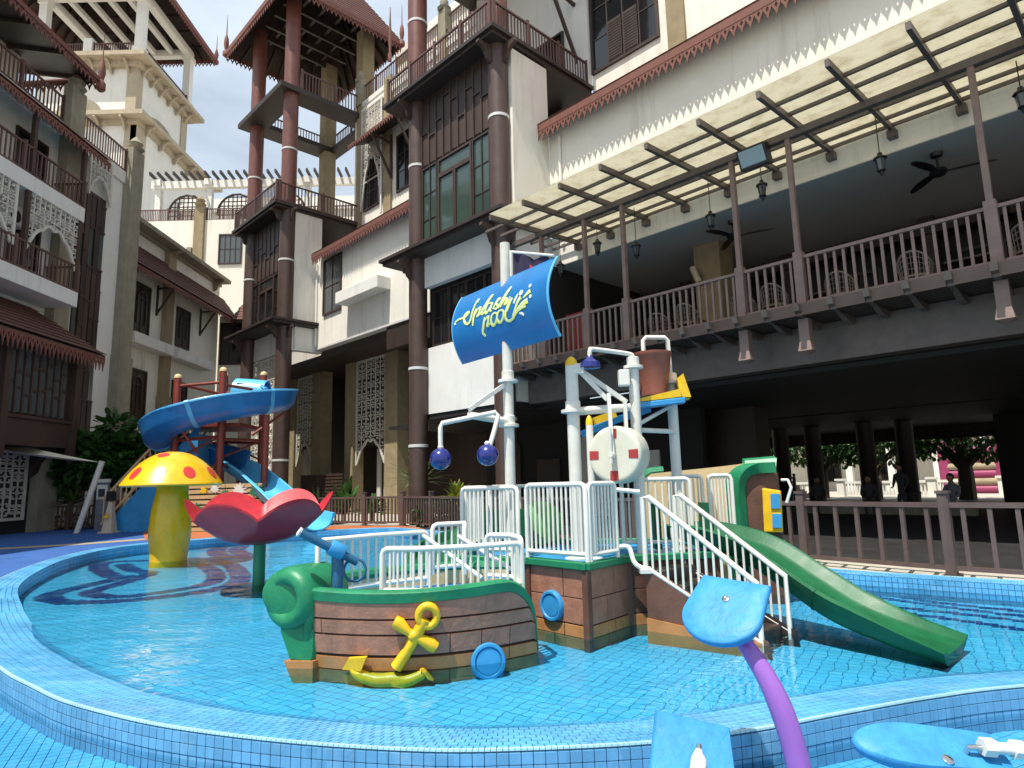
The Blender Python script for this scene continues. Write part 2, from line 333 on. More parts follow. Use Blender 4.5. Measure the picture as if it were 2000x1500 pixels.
def sweep(mb, path, prof, closed=True, bank=None):
    rows = []
    for k, p in enumerate(path):
        t = (path[min(k+1, len(path)-1)]-path[max(k-1, 0)]).normalized(); sd_ = t.cross(Vector((0, 0, 1))).normalized(); up = sd_.cross(t)
        if bank: q = Matrix.Rotation(bank(k/len(path)), 3, t); sd_ = q @ sd_; up = q @ up
        rows.append([p+sd_*a+up*b for a, b in prof])
    mb.grid(rows, closed)
    if closed: mb.f.append(tuple(len(mb.v)-len(prof)*len(rows)+j for j in reversed(range(len(prof))))); mb.f.append(tuple(len(mb.v)-len(prof)+j for j in range(len(prof))))
    return mb
# ================================================================ ground and pool
OUTC = [(3.48, 4.72, 1), (2.73, 4.54, 1), (1.98, 4.28, 1), (1.39, 4.06, 1), (.74, 3.91, 1), (.02, 3.86, 1), (-.55, 3.88, 1), (-1.32, 4.04, 1), (-2.06, 4.28, 1), (-2.6, 4.52, 1), (-3.27, 4.9, 1), (-3.78, 5.28, 1), (-4.44, 5.81, 1), (-5.7, 7.0, 1), (-7.2, 8.8, .75), (-8.6, 10.9, .3), (-9.9, 13.9, 0), (-10.5, 16.4, 0), (-10.2, 17.9, 0), (-9.2, 19.2, 0), (-7.6, 20.8, 0), (-6.0, 21.8, 0), (-4.6, 22.1, 0), (-3.6, 21.6, 0), (-1, 18.1, 0), (1.5, 14.5, 0), (4.56, 10.2, 0), (5.58, 9.21, 0), (6.45, 8.51, 0), (7.6, 7.6, 0), (8.7, 6.6, 0), (9.1, 5.6, .5), (8.4, 4.95, 1), (6.8, 4.9, 1), (5, 4.88, 1)]
GZ = .11; FZ = -.12
OUT = resample(cat_rom(OUTC, 10, True), .068, True); NO = len(OUT)
fs = [min(1, max(0, p.z)) for p in OUT]; OUT = [Vector((p.x, p.y, 0)) for p in OUT]
CEN = Vector((-1, 11, 0))
def onorm(k):
    t = (OUT[(k+1) % NO]-OUT[k-1]).normalized(); return Vector((t.y, -t.x, 0))   # points into the pool
sgn = 1 if onorm(10).dot(CEN-OUT[10]) > 0 else -1
INW = [onorm(k)*sgn for k in range(NO)]
WID = [.66*f+.3*(1-f) for f in fs]; ZO = [.08*f+.16*(1-f) for f in fs]; ZI = [-.02*f+.15*(1-f) for f in fs]
def rim_pt(k, t): p = OUT[k % NO]+INW[k % NO]*(WID[k % NO]*t); return Vector((p.x, p.y, ZO[k % NO]*(1-t)+ZI[k % NO]*t))
def low(p, z): return Vector((p.x, p.y, z))
mb = MB(); rows = [[low(rim_pt(k, 0), -.3) for k in range(NO)], [rim_pt(k, 0)-Vector((0, 0, .006)) for k in range(NO)], [rim_pt(k, 1)-Vector((0, 0, .006)) for k in range(NO)], [low(rim_pt(k, 1), FZ-.05) for k in range(NO)]]
mb.grid(rows, True); rim = struct(mb.build('pool_rim', 'grout', None, True))
mb = MB(); c = len(mb.v); mb.v.append((CEN.x, CEN.y, FZ)); mb.v += [tuple(low(rim_pt(k, 1.03), FZ)) for k in range(NO)]
mb.f += [(0, 1+k, 1+(k+1) % NO) for k in range(NO)]; pool_floor = struct(mb.build('pool_floor', 'pool_mosaic'))
mb = MB(); mb.v.append((CEN.x, CEN.y, 0)); mb.v += [tuple(low(rim_pt(k, 1-.24*fs[k]), 0)) for k in range(NO)]
mb.f += [(0, 1+k, 1+(k+1) % NO) for k in range(NO)]; struct(mb.build('pool_water', 'water'))
def tilebox(mb, a, b, c, d, nrm, t=.004, inset=.085):
    m = (a+b+c+d)/4; q = [p.lerp(m, inset) for p in (a, b, c, d)]; i = len(mb.v)
    mb.v += [tuple(p-nrm*.004) for p in q]+[tuple(p.lerp(m, .03)+nrm*t) for p in q]
    mb.f += [(i+4, i+5, i+6, i+7)]+[(i+k, i+(k+1) % 4, i+4+(k+1) % 4, i+4+k) for k in range(4)]
mbt = MB(); mbn = MB(); mbf = MB(); mbi = MB(); ZV = Vector((0, 0, 1)); face_idx = []
def rp(x, t):
    k = int(math.floor(x)); f = x-k; return rim_pt(k, t).lerp(rim_pt(k+1, t), f)
for k in range(NO):
    nr = max(3, round((WID[k]-.03)/.075)); d = (CEN-OUT[k]).length
    for r in range(nr):
        t0 = .045+(1-.045)*r/nr; t1 = .045+(1-.045)*(r+1)/nr; o = .5*(r % 2)
        tilebox(mbt, rp(k+o, t0), rp(k+1+o, t0), rp(k+1+o, t1), rp(k+o, t1), ZV)
    for h in range(2):
        tilebox(mbn, rp(k+h*.5, -.01), rp(k+h*.5+.5, -.01), rp(k+h*.5+.5, .042), rp(k+h*.5, .042), ZV, .009, .1)
    for r in range(3):   # inner wall above the water
        if ZI[k] > .03:
            a, b = rim_pt(k, 1.0), rim_pt(k+1, 1.0); za = ZI[k]-.008-r*.068; tilebox(mbi, low(a, za), low(b, za), low(b, za-.068), low(a, za-.068), INW[k])
    for r in range(4):
        if fs[k] > .6: face_idx.append(((OUT[k]-Vector((0, .5, 0))).length+.0001*r+(9 if r > 1 else 0), k, r))
struct(mbt.build('rim_tiles', 'tile_rim', rim), 'stuff'); struct(mbn.build('nosing_tiles', 'tile_nosing', rim), 'stuff'); struct(mbi.build('wall_tiles', 'tile_rim', rim), 'stuff')
face_idx.sort(); tm = MB().box(-.5, .5, -.5, .5, -.5, .5).mesh('face_tile', 'tile_face', bevel=.05, seg=1)
for n_, (d, k, r) in enumerate(face_idx):
    a, b = rim_pt(k, 0), rim_pt(k+1, 0); z = ZO[k]-.012-.066*(r+.5); mid = (a+b)/2; dr = b-a; ang = math.atan2(dr.y, dr.x)
    if n_ < 300: piece('tile', tm, rim, (mid.x-INW[k].x*.002, mid.y-INW[k].y*.002, z), (dr.length*.94, .012, .062), (0, 0, ang))
    else:
        p, q = low(a, z+.033), low(b, z+.033); tilebox(mbf, p, q, low(q, z-.033), low(p, z-.033), -INW[k])
struct(mbf.build('face_tiles', 'tile_face', rim), 'stuff')
# lower splash basin in front of the rim
near = [k for k in range(NO) if fs[k] > .8]; st = next(k for k in near if (k-1) % NO not in set(near)); seq = [(st+i) % NO for i in range(len(near))]
def bas(k, t, z): p = OUT[k]-INW[k]*.0; q = Vector((p.x*2.4, -6, 0)); r = (p+INW[k]*.03).lerp(q, t); return Vector((r.x, r.y, z))
mb = MB().grid([[bas(k, t, -.2) for k in seq] for t in (0, 1)]); basin_floor = struct(mb.build('basin_floor', 'grout'))
mb = MB().grid([[bas(k, t, -.088) for k in seq] for t in (0, 1)]); struct(mb.build('basin_water', 'water_still'))
mb = MB(); ca, sa = math.cos(.46), math.sin(.46)
near_pts = [OUT[k] for k in seq[::4]]
for i in range(-60, 70):
    for j in range(0, 110):
        x, y = i*.072, j*.072; X, Y = x*ca-y*sa+.5, x*sa+y*ca-.2
        if not (1.6 < Y < 7.5 and abs(X) < 6.2): continue
        o = min(near_pts, key=lambda p: (p.x-X)**2+(p.y-Y)**2)
        k = OUT.index(o)
        if (Vector((X, Y, 0))-o).dot(INW[k]) > -.02: continue
        P = [Vector((X+a*ca-b*sa, Y+a*sa+b*ca, -.197)) for a, b in ((0, 0), (.072, 0), (.072, .072), (0, .072))]; tilebox(mb, *P, ZV, .003, .06)
struct(mb.build('basin_tiles', 'tile_floor_piece', basin_floor), 'stuff')
# navy mosaic bands on the pool floor
bands = [([(-8.93, 16.2), (-9.85, 16.07), (-9.43, 14.97), (-8.12, 13.39), (-7.8, 13.23), (-7.87, 11.98), (-7.82, 11.23), (-7.42, 10.66), (-6.93, 10.39), (-6.31, 10.37), (-5.73, 10.64), (-5.23, 11.17), (-5.04, 11.89), (-5.36, 12.92), (-6.26, 14.64), (-7.15, 15.84), (-8.18, 16.54)], .19),
    ([(-9.19, 15.49), (-8.28, 14.36), (-7.6, 13.76), (-7.39, 12.85), (-7.32, 11.64), (-7.23, 11.3), (-6.82, 10.93), (-6.34, 10.82), (-5.99, 11.12), (-5.63, 11.72), (-5.62, 12.36), (-6.11, 13.49), (-6.95, 14.77), (-7.9, 15.83)], .17),
    ([(-8.68, 19.9), (-8.46, 18.7), (-7.66, 17.13), (-7.04, 16.64), (-6.41, 16.33)], .24), ([(-8.09, 19.52), (-7.76, 18.33), (-7.03, 17.17), (-6.59, 16.89)], .22),
    ([(4.9, 9.5), (5.16, 9.29), (5.46, 8.71), (6.05, 8.05), (6.46, 7.73)], .075), ([(4.83, 9.29), (5.1, 8.89), (5.47, 8.27), (5.85, 7.8), (6.23, 7.46)], .075),
    ([(4.64, 8.53), (5.01, 8.26), (5.43, 7.82), (5.66, 7.56), (6.02, 7.22)], .075), ([(4.59, 8.16), (4.89, 7.85), (5.23, 7.36), (5.34, 7.15), (5.63, 6.78)], .075)]
mb = MB(); done = set(); T = .07; r33 = math.radians(-33); c3, s3 = math.cos(r33), math.sin(r33)
for P, w in bands:
    for p in resample(cat_rom([(x, y, 0) for x, y in P], 8), .04):
        a0, b0 = p.x*c3+p.y*s3, -p.x*s3+p.y*c3; n_ = int(w/T)+1
        for i in range(-n_, n_+1):
            for j in range(-n_, n_+1):
                ii, jj = round(a0/T)+i, round(b0/T)+j
                if (ii, jj) in done or math.hypot(ii*T-a0, jj*T-b0) > w: continue
                done.add((ii, jj)); Q = [((ii+a)*T, (jj+b)*T) for a, b in ((-.46, -.46), (.46, -.46), (.46, .46), (-.46, .46))]
                mb.quad(*[(a*c3-b*s3, a*s3+b*c3, FZ+.004) for a, b in Q])
struct(mb.build('navy_mosaic', 'tile_navy', pool_floor), 'stuff')
# ground around the pool
far_seq = [k for k in range(NO) if fs[k] <= .8]; s2 = next(k for k in far_seq if (k-1) % NO not in set(far_seq)); fseq = [(s2+i) % NO for i in range(len(far_seq))]
mb = MB(); R0 = []
for k in fseq:
    p = OUT[k]-INW[k]*.0; d = (p-CEN).normalized(); R0.append((low(p, GZ), low(CEN+d*60, GZ), low(CEN+d*700, GZ)))
mb.grid([[r[j] for r in R0] for j in range(3)])
for r in (R0[0], R0[-1]): mb.quad(r[0], r[1], low(r[1], -.4), low(r[0], -.4))
struct(mb.build('ground', 'ground_beige'))
mb = MB().quad((-700, -700, -.5), (700, -700, -.5), (700, 700, -.5), (-700, 700, -.5)); struct(mb.build('terrain', 'ground_beige'))
def sheet(name, mat, pts, z): return struct(MB().quad(*[(x, y, z) for x, y in pts]).build(name, mat))
ks = [k for k in range(NO) if OUT[k].x < -5.8 and OUT[k].y > 9]; ks.sort(key=lambda k: (OUT[k]-Vector((-6, 7, 0))).angle(Vector((-1, 0, 0))))
edge = [(OUT[k].x, OUT[k].y) for k in ks[::6]]
sheet('rubber_deck', 'rubber_blue', [(-30, 10), (-30, 34), (-13, 34), (-9.5, 22.5), (-7.6, 20.9)]+[e for e in reversed(edge) if e[1] < 20.5], GZ+.004)
mb = MB(); pth = cat_rom([(-26, 15, GZ+.008), (-18, 16.5, GZ+.008), (-13.5, 18.2, GZ+.008), (-11.5, 20, GZ+.008), (-10.6, 22.2, GZ+.008)], 8)
sweep(mb, pth, [(-.35, 0), (.35, 0)], False); struct(mb.build('rubber_stripe', 'rubber_tan'))
sheet('play_pad', 'rubber_orange', [(-11.0, 19.6), (-9.3, 19.25), (-7.7, 20.85), (-6.2, 21.9), (-4.4, 22.3), (-3.5, 21.7), (-3.0, 21.8), (-4.0, 23.6), (-8, 25.2), (-13.5, 29), (-16, 29), (-13, 23)], GZ+.012)
sheet('undercroft_dark_sheet', 'dark_floor', [B2W(u, c_)[:2] for u, c_ in ((-17, 12.0), (14, 12.0), (14, 41.5), (-25, 41.5), (-25, 20))], GZ+.006)  # even dark sheet over the ground, starting just behind the fence
# ================================================================ right-hand hotel building, frame B: u along the front, c into the building
def railing(parent, p0, p1, z0, z1, n, mat, post_every=0, w=.05, rail_w=.07, top=True, name='baluster'):
    p0 = Vector(p0).to_3d() if len(p0) == 2 else Vector(p0); p1 = Vector(p1).to_3d() if len(p1) == 2 else Vector(p1)
    d = p1-p0; ang = math.atan2(d.y, d.x); L = d.length; cm = cube(mat)
    for z, h in ((z1, .07), (z0+.05, .06)): m = (p0+p1)/2; piece('rail', cm, parent, (m.x, m.y, z), (L, rail_w, h), (0, 0, ang))
    for i in range(n):
        q = p0+d*((i+.5)/n); piece(name, cm, parent, (q.x, q.y, (z0+z1)/2), (w, w*.8, z1-z0-.08), (0, 0, ang))
    if post_every:
        for i in range(post_every+1):
            q = p0+d*(i/post_every); piece('post', cm, parent, (q.x, q.y, (z0+z1)/2+.06), (w*2.4, w*2.4, z1-z0+.14), (0, 0, ang))
def window(parent, x0, x1, y, z0, z1, nx=2, nz=3, frame='wood_dark', glass='glass_dark', out=-1, fw=.07, axis='x', depth=.1):
    # panel with recessed pane, frame and glazing bars; axis is the wall direction
    def bx(m, a0, a1, d0, d1, b0, b1): return m.box(a0, a1, min(d0, d1), max(d0, d1), b0, b1) if axis == 'x' else m.box(min(d0, d1), max(d0, d1), a0, a1, b0, b1)
    pane = bx(MB(), x0+.01, x1-.01, y+out*.012, y+out*.03, z0+.01, z1-.01).build('window', glass, parent)
    f = MB()
    for a0, a1, b0, b1 in ((x0-fw, x0+.02, z0-fw, z1+fw), (x1-.02, x1+fw, z0-fw, z1+fw), (x0+.02, x1-.02, z0-fw, z0+.02), (x0+.02, x1-.02, z1-.02, z1+fw)): bx(f, a0, a1, y+out*.002, y+out*depth, b0, b1)
    f.build('frame', frame, pane)
    if nx > 1 or nz > 1:
        g = MB()
        for i in range(1, nx): a = x0+(x1-x0)*i/nx; bx(g, a-.025, a+.025, y+out*.031, y+out*(depth-.03), z0+.02, z1-.02)
        for j in range(1, nz): b = z0+(z1-z0)*j/nz; bx(g, x0+.02, x1-.02, y+out*.031, y+out*(depth-.045), b-.02, b+.02)
        g.build('glazing_bars', frame, pane)
    return pane
def lattice(parent, x0, x1, y, z0, z1, cell=.5, arch=0., axis='x', mat='lattice', th=.07, backing=None, name='lattice_screen', cols=0):
    # carved screen: frame, dividing bars and scrolls as real ribs; arch cuts a cusped opening from the bottom
    m = MB(); P = (lambda a, d, b: (a, y+d, b)) if axis == 'x' else (lambda a, d, b: (y+d, a, b))
    up = (0, 1, 0) if axis == 'x' else (1, 0, 0)
    xm = (x0+x1)/2; hw = (x1-x0)/2
    def bottom(a):
        if not arch: return z0
        t = min(1, abs(a-xm)/(hw*.94)); return z0+arch*max(0, (1-t**2.3))*(1-.06*math.cos(t*14))
    def seg(a0, b0, a1, b1, w=.05, t=th):
        if arch and ((b0 < bottom(a0)) or (b1 < bottom(a1))): return
        m.bar(P(a0, 0, b0), P(a1, 0, b1), w, t, up)
    for a in (x0+.05, x1-.05): m.bar(P(a, 0, z0), P(a, 0, z1), .1, th*1.2, up)
    m.bar(P(x0+.1, 0, z1-.05), P(x1-.1, 0, z1-.05), .1, th*1.2, up)
    n = 14; pr = None
    for i in range(n+1):
        a = x0+.1+(x1-x0-.2)*i/n; b = bottom(a)+.05
        if pr: m.bar(P(pr[0], 0, pr[1]), P(a, 0, b), .11, th*1.15, up)
        pr = (a, b)
    nx = cols or max(1, round((x1-x0-.2)/cell)); nz = max(1, round((z1-z0-.15)/cell)); cw = (x1-x0-.2)/nx; ch = (z1-z0-.15)/nz
    for j in range(nz):
        for i in range(nx):
            cx = x0+.1+cw*(i+.5); cz = z0+.1+ch*(j+.5); rr = min(cw, ch)*.5
            fl = 1 if (i+j) % 2 else -1
            for q in range(4):
                sx = 1 if q in (0, 3) else -1; sz = 1 if q < 2 else -1; pr = None
                for k in range(7):
                    t = k/6; r = rr*(.98-.72*t); g = fl*(t*3.9)+.4
                    a = cx+sx*(cw*.27-rr*.25*math.cos(g)*(1-.4*t))+0; b = cz+sz*(ch*.26+rr*.27*math.sin(g)*(1-.35*t))
                    if pr: seg(pr[0], pr[1], a, b, .042, th*.7)
                    pr = (a, b)
            seg(cx-cw*.5, cz, cx-cw*.12, cz, .04, th*.7); seg(cx+cw*.12, cz, cx+cw*.5, cz, .04, th*.7)
            seg(cx, cz-ch*.5, cx, cz-ch*.15, .04, th*.7); seg(cx, cz+ch*.15, cx, cz+ch*.5, .04, th*.7)
            seg(cx-cw*.12, cz, cx, cz+ch*.15, .04, th*.7); seg(cx, cz+ch*.15, cx+cw*.12, cz, .04, th*.7); seg(cx+cw*.12, cz, cx, cz-ch*.15, .04, th*.7); seg(cx, cz-ch*.15, cx-cw*.12, cz, .04, th*.7)
        if j % 3 == 2: seg(x0+.1, z0+.1+ch*(j+1), x1-.1, z0+.1+ch*(j+1), .05)
    for i in range(1, nx): seg(x0+.1+cw*i, z0+arch+.25, x0+.1+cw*i, z1-.1, .045)
    o = m.build(name, mat, parent)
    if backing:
        MB().quad(P(x0+.02, .12, z0+arch*.8), P(x1-.02, .12, z0+arch*.8), P(x1-.02, .12, z1-.02), P(x0+.02, .12, z1-.02)).build('backing', backing, o)
    return o
def tooth_mesh(w, h, t, mat):
    # carved pendant: leaf outline with a pierced eye
    o = [(-.5, 0), (-.5, -.28), (-.34, -.5), (-.2, -.62), (0, -1), (.2, -.62), (.34, -.5), (.5, -.28), (.5, 0)]
    h_ = [(0, -.12), (-.2, -.3), (0, -.5), (.2, -.3)]
    m = MB()
    for y in (0, t):
        O = [(x*w*.96, y, z*h) for x, z in o]; I = [(x*w*.96, y, z*h) for x, z in h_]
        for a, b in ((([0, 1, 2], [1])), ): pass
        pairs = [((0, 1), (0, 1)), ((1, 2, 3), (1,)), ((3, 4), (1, 2)), ((4, 5), (2, 3)), ((5, 6, 7), (3,)), ((7, 8), (3, 0)), ((8, 0), (0,))]
        for a, b in pairs: m.quad(*([O[i] for i in a]+[I[i] for i in reversed(b)]))
    for k in range(len(o)-1):
        a, b = o[k], o[k+1]; m.quad((a[0]*w*.96, 0, a[1]*h), (b[0]*w*.96, 0, b[1]*h), (b[0]*w*.96, t, b[1]*h), (a[0]*w*.96, t, a[1]*h))
    for k in range(4):
        a, b = h_[k], h_[(k+1) % 4]; m.quad((a[0]*w*.96, 0, a[1]*h), (b[0]*w*.96, 0, b[1]*h), (b[0]*w*.96, t, b[1]*h), (a[0]*w*.96, t, a[1]*h))
    return m.mesh('fringe_tooth', mat)
_tooth = {}
def fringe(parent, p0, p1, h=.42, w=.24, mat='fringe', each=True):
    p0 = Vector(p0); p1 = Vector(p1); d = p1-p0; L = math.hypot(d.x, d.y); ang = math.atan2(d.y, d.x); n = max(1, round(L/w)); key = (round(w, 2), round(h, 2), mat)
    if key not in _tooth: _tooth[key] = tooth_mesh(w, h, .035, mat)
    if each:
        for i in range(n): piece('fringe_tooth', _tooth[key], parent, p0+d*((i+.5)/n), (1, 1, 1), (0, -math.atan2(d.z, L), ang))
    else:
        m = MB(); me = _tooth[key]; R = Matrix.Rotation(ang, 3, 'Z') @ Matrix.Rotation(-math.atan2(d.z, L), 3, 'Y')
        for i in range(n):
            b = len(m.v); q = p0+d*((i+.5)/n); m.v += [tuple(q+R @ v.co) for v in me.vertices]; m.f += [tuple(b+k for k in p.vertices) for p in me.polygons]
        struct(m.build('fringe', mat, parent), 'stuff')
def tiled_roof(parent, e0, e1, r1, r0, nu, nv, mat='roof_tile', name='roof_tiles'):
    # courses of overlapping tiles between eave e0-e1 and ridge r0-r1
    e0, e1, r1, r0 = map(Vector, (e0, e1, r1, r0)); nr = (e1-e0).cross(r0-e0).normalized()
    if nr.z < 0: nr = -nr
    m = MB()
    for j in range(nv):
        for i in range(nu):
            a, b = i/nu, (i+.94)/nu; c_, d = j/nv, min(1, (j+1.12)/nv); off = (.5/nu if j % 2 else 0)
            a, b = min(1, a+off), min(1, b+off)
            if b-a < .1/nu: continue
            f = lambda s, t: e0.lerp(e1, s).lerp(r0.lerp(r1, s), t)
            lo = nr*.055; hi = nr*.012; m.hexa([f(a, c_)+lo-nr*.03, f(b, c_)+lo-nr*.03, f(b, d)+hi-nr*.03, f(a, d)+hi-nr*.03, f(a, c_)+lo, f(b, c_)+lo, f(b, d)+hi, f(a, d)+hi])
    return struct(m.build(name, mat, parent), 'stuff')
WC = 16.6; UC = 19.2; EV = 16.08     # lower wall, upper wall and eave planes
# ---- restaurant wing -------------------------------------------------------------
RW = thing('restaurant_wing', 'cream two-storey restaurant wing with balcony railing above a dark open undercroft', 'building', (-4, 15, 0), 'B')
b = MB(); b.box(-14.75, 9, WC, WC+.35, 9.1, 14.6); b.build('wall', 'cream', RW)
b = MB(); b.box(-14.6, 9, UC, UC+.4, 14.0, 25); b.build('upper_wall', 'cream', RW)
# lean-to roof strip with carved fringe
rf = MB().hexa([(-14.9, EV, 14.18), (9, EV, 14.18), (9, UC, 16.6), (-14.9, UC, 16.6), (-14.9, EV, 14.34), (9, EV, 14.34), (9, UC, 16.76), (-14.9, UC, 16.76)]).build('roof', 'wood_slab', RW)
tiled_roof(rf, (-14.9, EV-.05, 14.35), (9, EV-.05, 14.35), (9, UC, 16.77), (-14.9, UC, 16.77), 90, 12)
MB().box(-14.95, 9, EV-.06, EV-.02, 14.1, 14.36).build('eave_board', 'fringe', rf)
fringe(rf, (-14.9, EV-.05, 14.12), (9, EV-.05, 14.12), .44, .245)
b = MB()
for u in (-13, -10, -7, -4, -1): b.bar((u, EV+.1, 14.1), (u, WC, 13.5), .08, .08)
# upper shuttered window and pilaster
k = UC/15.9
w = window(RW, -14.45, -11.5, UC, 17.75, 21.8, 4, 3, 'wood_dark', 'glass_dark', -1, .1)
for i, u in enumerate((-13.72, -12.98)):
    sh = MB().box(u+.03, u+.68, UC-.1, UC-.075, 17.8, 19.5).build('shutter', 'wood_brown', w)
    for j in range(14): blk('slat', 'wood_dark', sh, u+.06, u+.65, UC-.118, UC-.101, 17.85+j*.115, 17.93+j*.115)
blk('pilaster', 'stone_tan', RW, -11.05, -10.35, UC-.12, UC-.001, 16.4, 25)
MB().box(-17, -16.2, UC-.12, UC, 16.4, 25).build('pilaster', 'stone_tan', RW)
br = MB()
for z0, c0 in ((19.6, UC-.05), ): br.bar((-15.2, UC-.08, 18.3), (-15.2, UC-.08, 21.5), .12, .12).bar((-15.2, UC-.1, 18.4), (-15.2, UC-1.7, 21.2), .12, .12).bar((-15.2, UC-.1, 21.1), (-15.2, UC-1.8, 21.25), .12, .12)
br.build('eave_bracket', 'wood_brown', RW)
# balcony slab, undercroft ceiling, edge beam
MB().box(-14.9, 9, 14.15, 30, 5.02, 5.28).build('balcony_floor', 'wood_slab', RW)
MB().box(-14.9, 9, 15.3, 15.75, 4.12, 5.0).build('edge_beam', 'metal_frame', RW)
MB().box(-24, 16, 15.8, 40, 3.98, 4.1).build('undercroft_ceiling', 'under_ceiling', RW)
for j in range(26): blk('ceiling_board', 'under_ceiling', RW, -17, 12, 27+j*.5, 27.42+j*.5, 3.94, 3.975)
for i in range(34):
    u = -14.6+i*.705
    if u < 8: b = MB().prism([(u-.06, 13.95, 5.26), (u-.06, 14.0, 5.1), (u-.06, 14.3, 5.05), (u-.06, 14.9, 4.86), (u-.06, 15.29, 4.86), (u-.06, 15.29, 5.01), (u-.06, 14.14, 5.01), (u-.06, 14.14, 5.26)], (.12, 0, 0)); b.build('joist', 'metal_frame', RW)
PU = [-13.35, -11.6, -10.2, -6.86, -5.46, -1.9, -.5, 3.0, 4.4]
for u in PU:
    o = MB().box(u-.055, u+.055, 14.44, 14.56, 6.5, 9.3).box(u-.1, u+.1, 14.4, 14.6, 5.3, 6.55).build('post', 'rail_rose', RW)
    if u not in (-13.35, -11.6, -10.2): b = MB().box(u-.11, u+.11, 14.39, 14.61, 4.5, 5.0).hexa([(u-.11, 14.39, 4.5), (u+.11, 14.39, 4.5), (u+.11, 14.61, 4.5), (u-.11, 14.61, 4.5), (u-.15, 14.35, 4.27), (u+.15, 14.35, 4.27), (u+.15, 14.65, 4.27), (u-.15, 14.65, 4.27)]); b.lathe([(.2, 4.27), (.001, 4.18)], 4, (u, 14.5, 0), Matrix.Rotation(PI/4, 4, 'Z')); b.build('pendant', 'rail_rose', RW)
allp = [-14.9]+PU+[9]
for a, b_ in zip(allp, allp[1:]): railing(RW, (a+.1, 14.5), (b_-.1, 14.5), 5.32, 6.42, max(3, round((b_-a-.2)/.187)), 'rail_rose', 0, .055, .09)
# restaurant interior
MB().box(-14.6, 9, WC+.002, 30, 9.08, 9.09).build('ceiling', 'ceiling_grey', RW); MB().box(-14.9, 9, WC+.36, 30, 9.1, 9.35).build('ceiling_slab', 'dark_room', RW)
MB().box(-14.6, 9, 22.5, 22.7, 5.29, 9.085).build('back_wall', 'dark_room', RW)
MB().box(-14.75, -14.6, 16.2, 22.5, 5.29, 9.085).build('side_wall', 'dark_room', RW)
for u in (-12.5, -8.6, -4.4, -.5, 3.2): MB().box(u-.18, u+.18, 21.6, 21.96, 5.29, 9.07).box(u-2, u+2, 21.5, 21.95, 8.5, 8.9).build('interior_post', 'wood_dark', RW)
MB().box(-10.35, -9.45, 18.6, 19.5, 5.29, 9.07).build('interior_column', 'stone_tan', RW)
for u in (-13.4, -11, -6.8, -3, 1): window(RW, u-.8, u+.8, 22.5, 5.6, 8, 3, 3, 'wood_dark', 'glass_dark', -1, .08)
# canopy over the balcony
blk('canopy_beam', 'metal_frame', RW, -14.6, 9, 14.42, 14.58, 9.3, 9.47)
sl = .23/4.1; zc = lambda c: 9.42+(c-12.5)*sl
for i in range(17):
    u = -13.5+i*1.385
    MB().bar((u, 12.42, zc(12.42)), (u, 16.58, zc(16.58)), .09, .15).box(u-.1, u+.1, 16.4, 16.6, zc(16.6)-.26, zc(16.6)-.07).build('rafter', 'metal_frame', RW)
    for a, b_ in ((12.4, 13.2), (13.2, 13.9), (13.9, 14.5), (14.5, 15.3), (15.3, 15.95), (15.95, 16.6)):
        MB().hexa([(u, a, zc(a)+.1), (u+1.38, a, zc(a)+.1), (u+1.38, b_, zc(b_)+.1), (u, b_, zc(b_)+.1), (u, a, zc(a)+.112), (u+1.38, a, zc(a)+.112), (u+1.38, b_, zc(b_)+.112), (u, b_, zc(b_)+.112)]).build('canopy_panel', 'polycarbonate', RW)
for c_ in (13.25, 13.9, 15.3, 15.97, 16.45): blk('purlin', 'metal_frame', RW, -14.6, 9, c_-.03, c_+.03, zc(c_)+.01, zc(c_)+.09)
# undercroft walls, columns
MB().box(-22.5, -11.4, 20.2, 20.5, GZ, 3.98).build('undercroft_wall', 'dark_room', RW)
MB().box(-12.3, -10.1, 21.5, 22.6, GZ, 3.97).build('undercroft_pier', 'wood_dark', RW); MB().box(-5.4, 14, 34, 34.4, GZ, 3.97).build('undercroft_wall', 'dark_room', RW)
for u0, u1, z1, mt in ((-21.6, -20.2, 3.2, 'wood_brown'), (-19.2, -17.9, 2.5, 'wood_brown'), (-16.8, -15.4, 3.3, 'cream'), (-14.2, -13.1, 2.6, 'offwhite')): MB().box(u0, u1, 20.1, 20.19, GZ+.1, z1).build('wall_panel', mt, RW)
for u, c_ in ((-14.2, 33), (-12.6, 33), (-10.2, 33), (-8.7, 33.5), (-15.9, 37), (-2.5, 29), (1.5, 29), (3.5, 22)): MB().lathe([(.36, GZ), (.42, .7), (.38, .75), (.38, 3.9), (.5, 3.97)], 12, (u, c_, 0)).build('undercroft_column', 'wood_dark', RW, True)
MB().box(-24, 9, 39.9, 40.1, 3.3, 3.97).build('far_beam', 'wood_dark', RW)
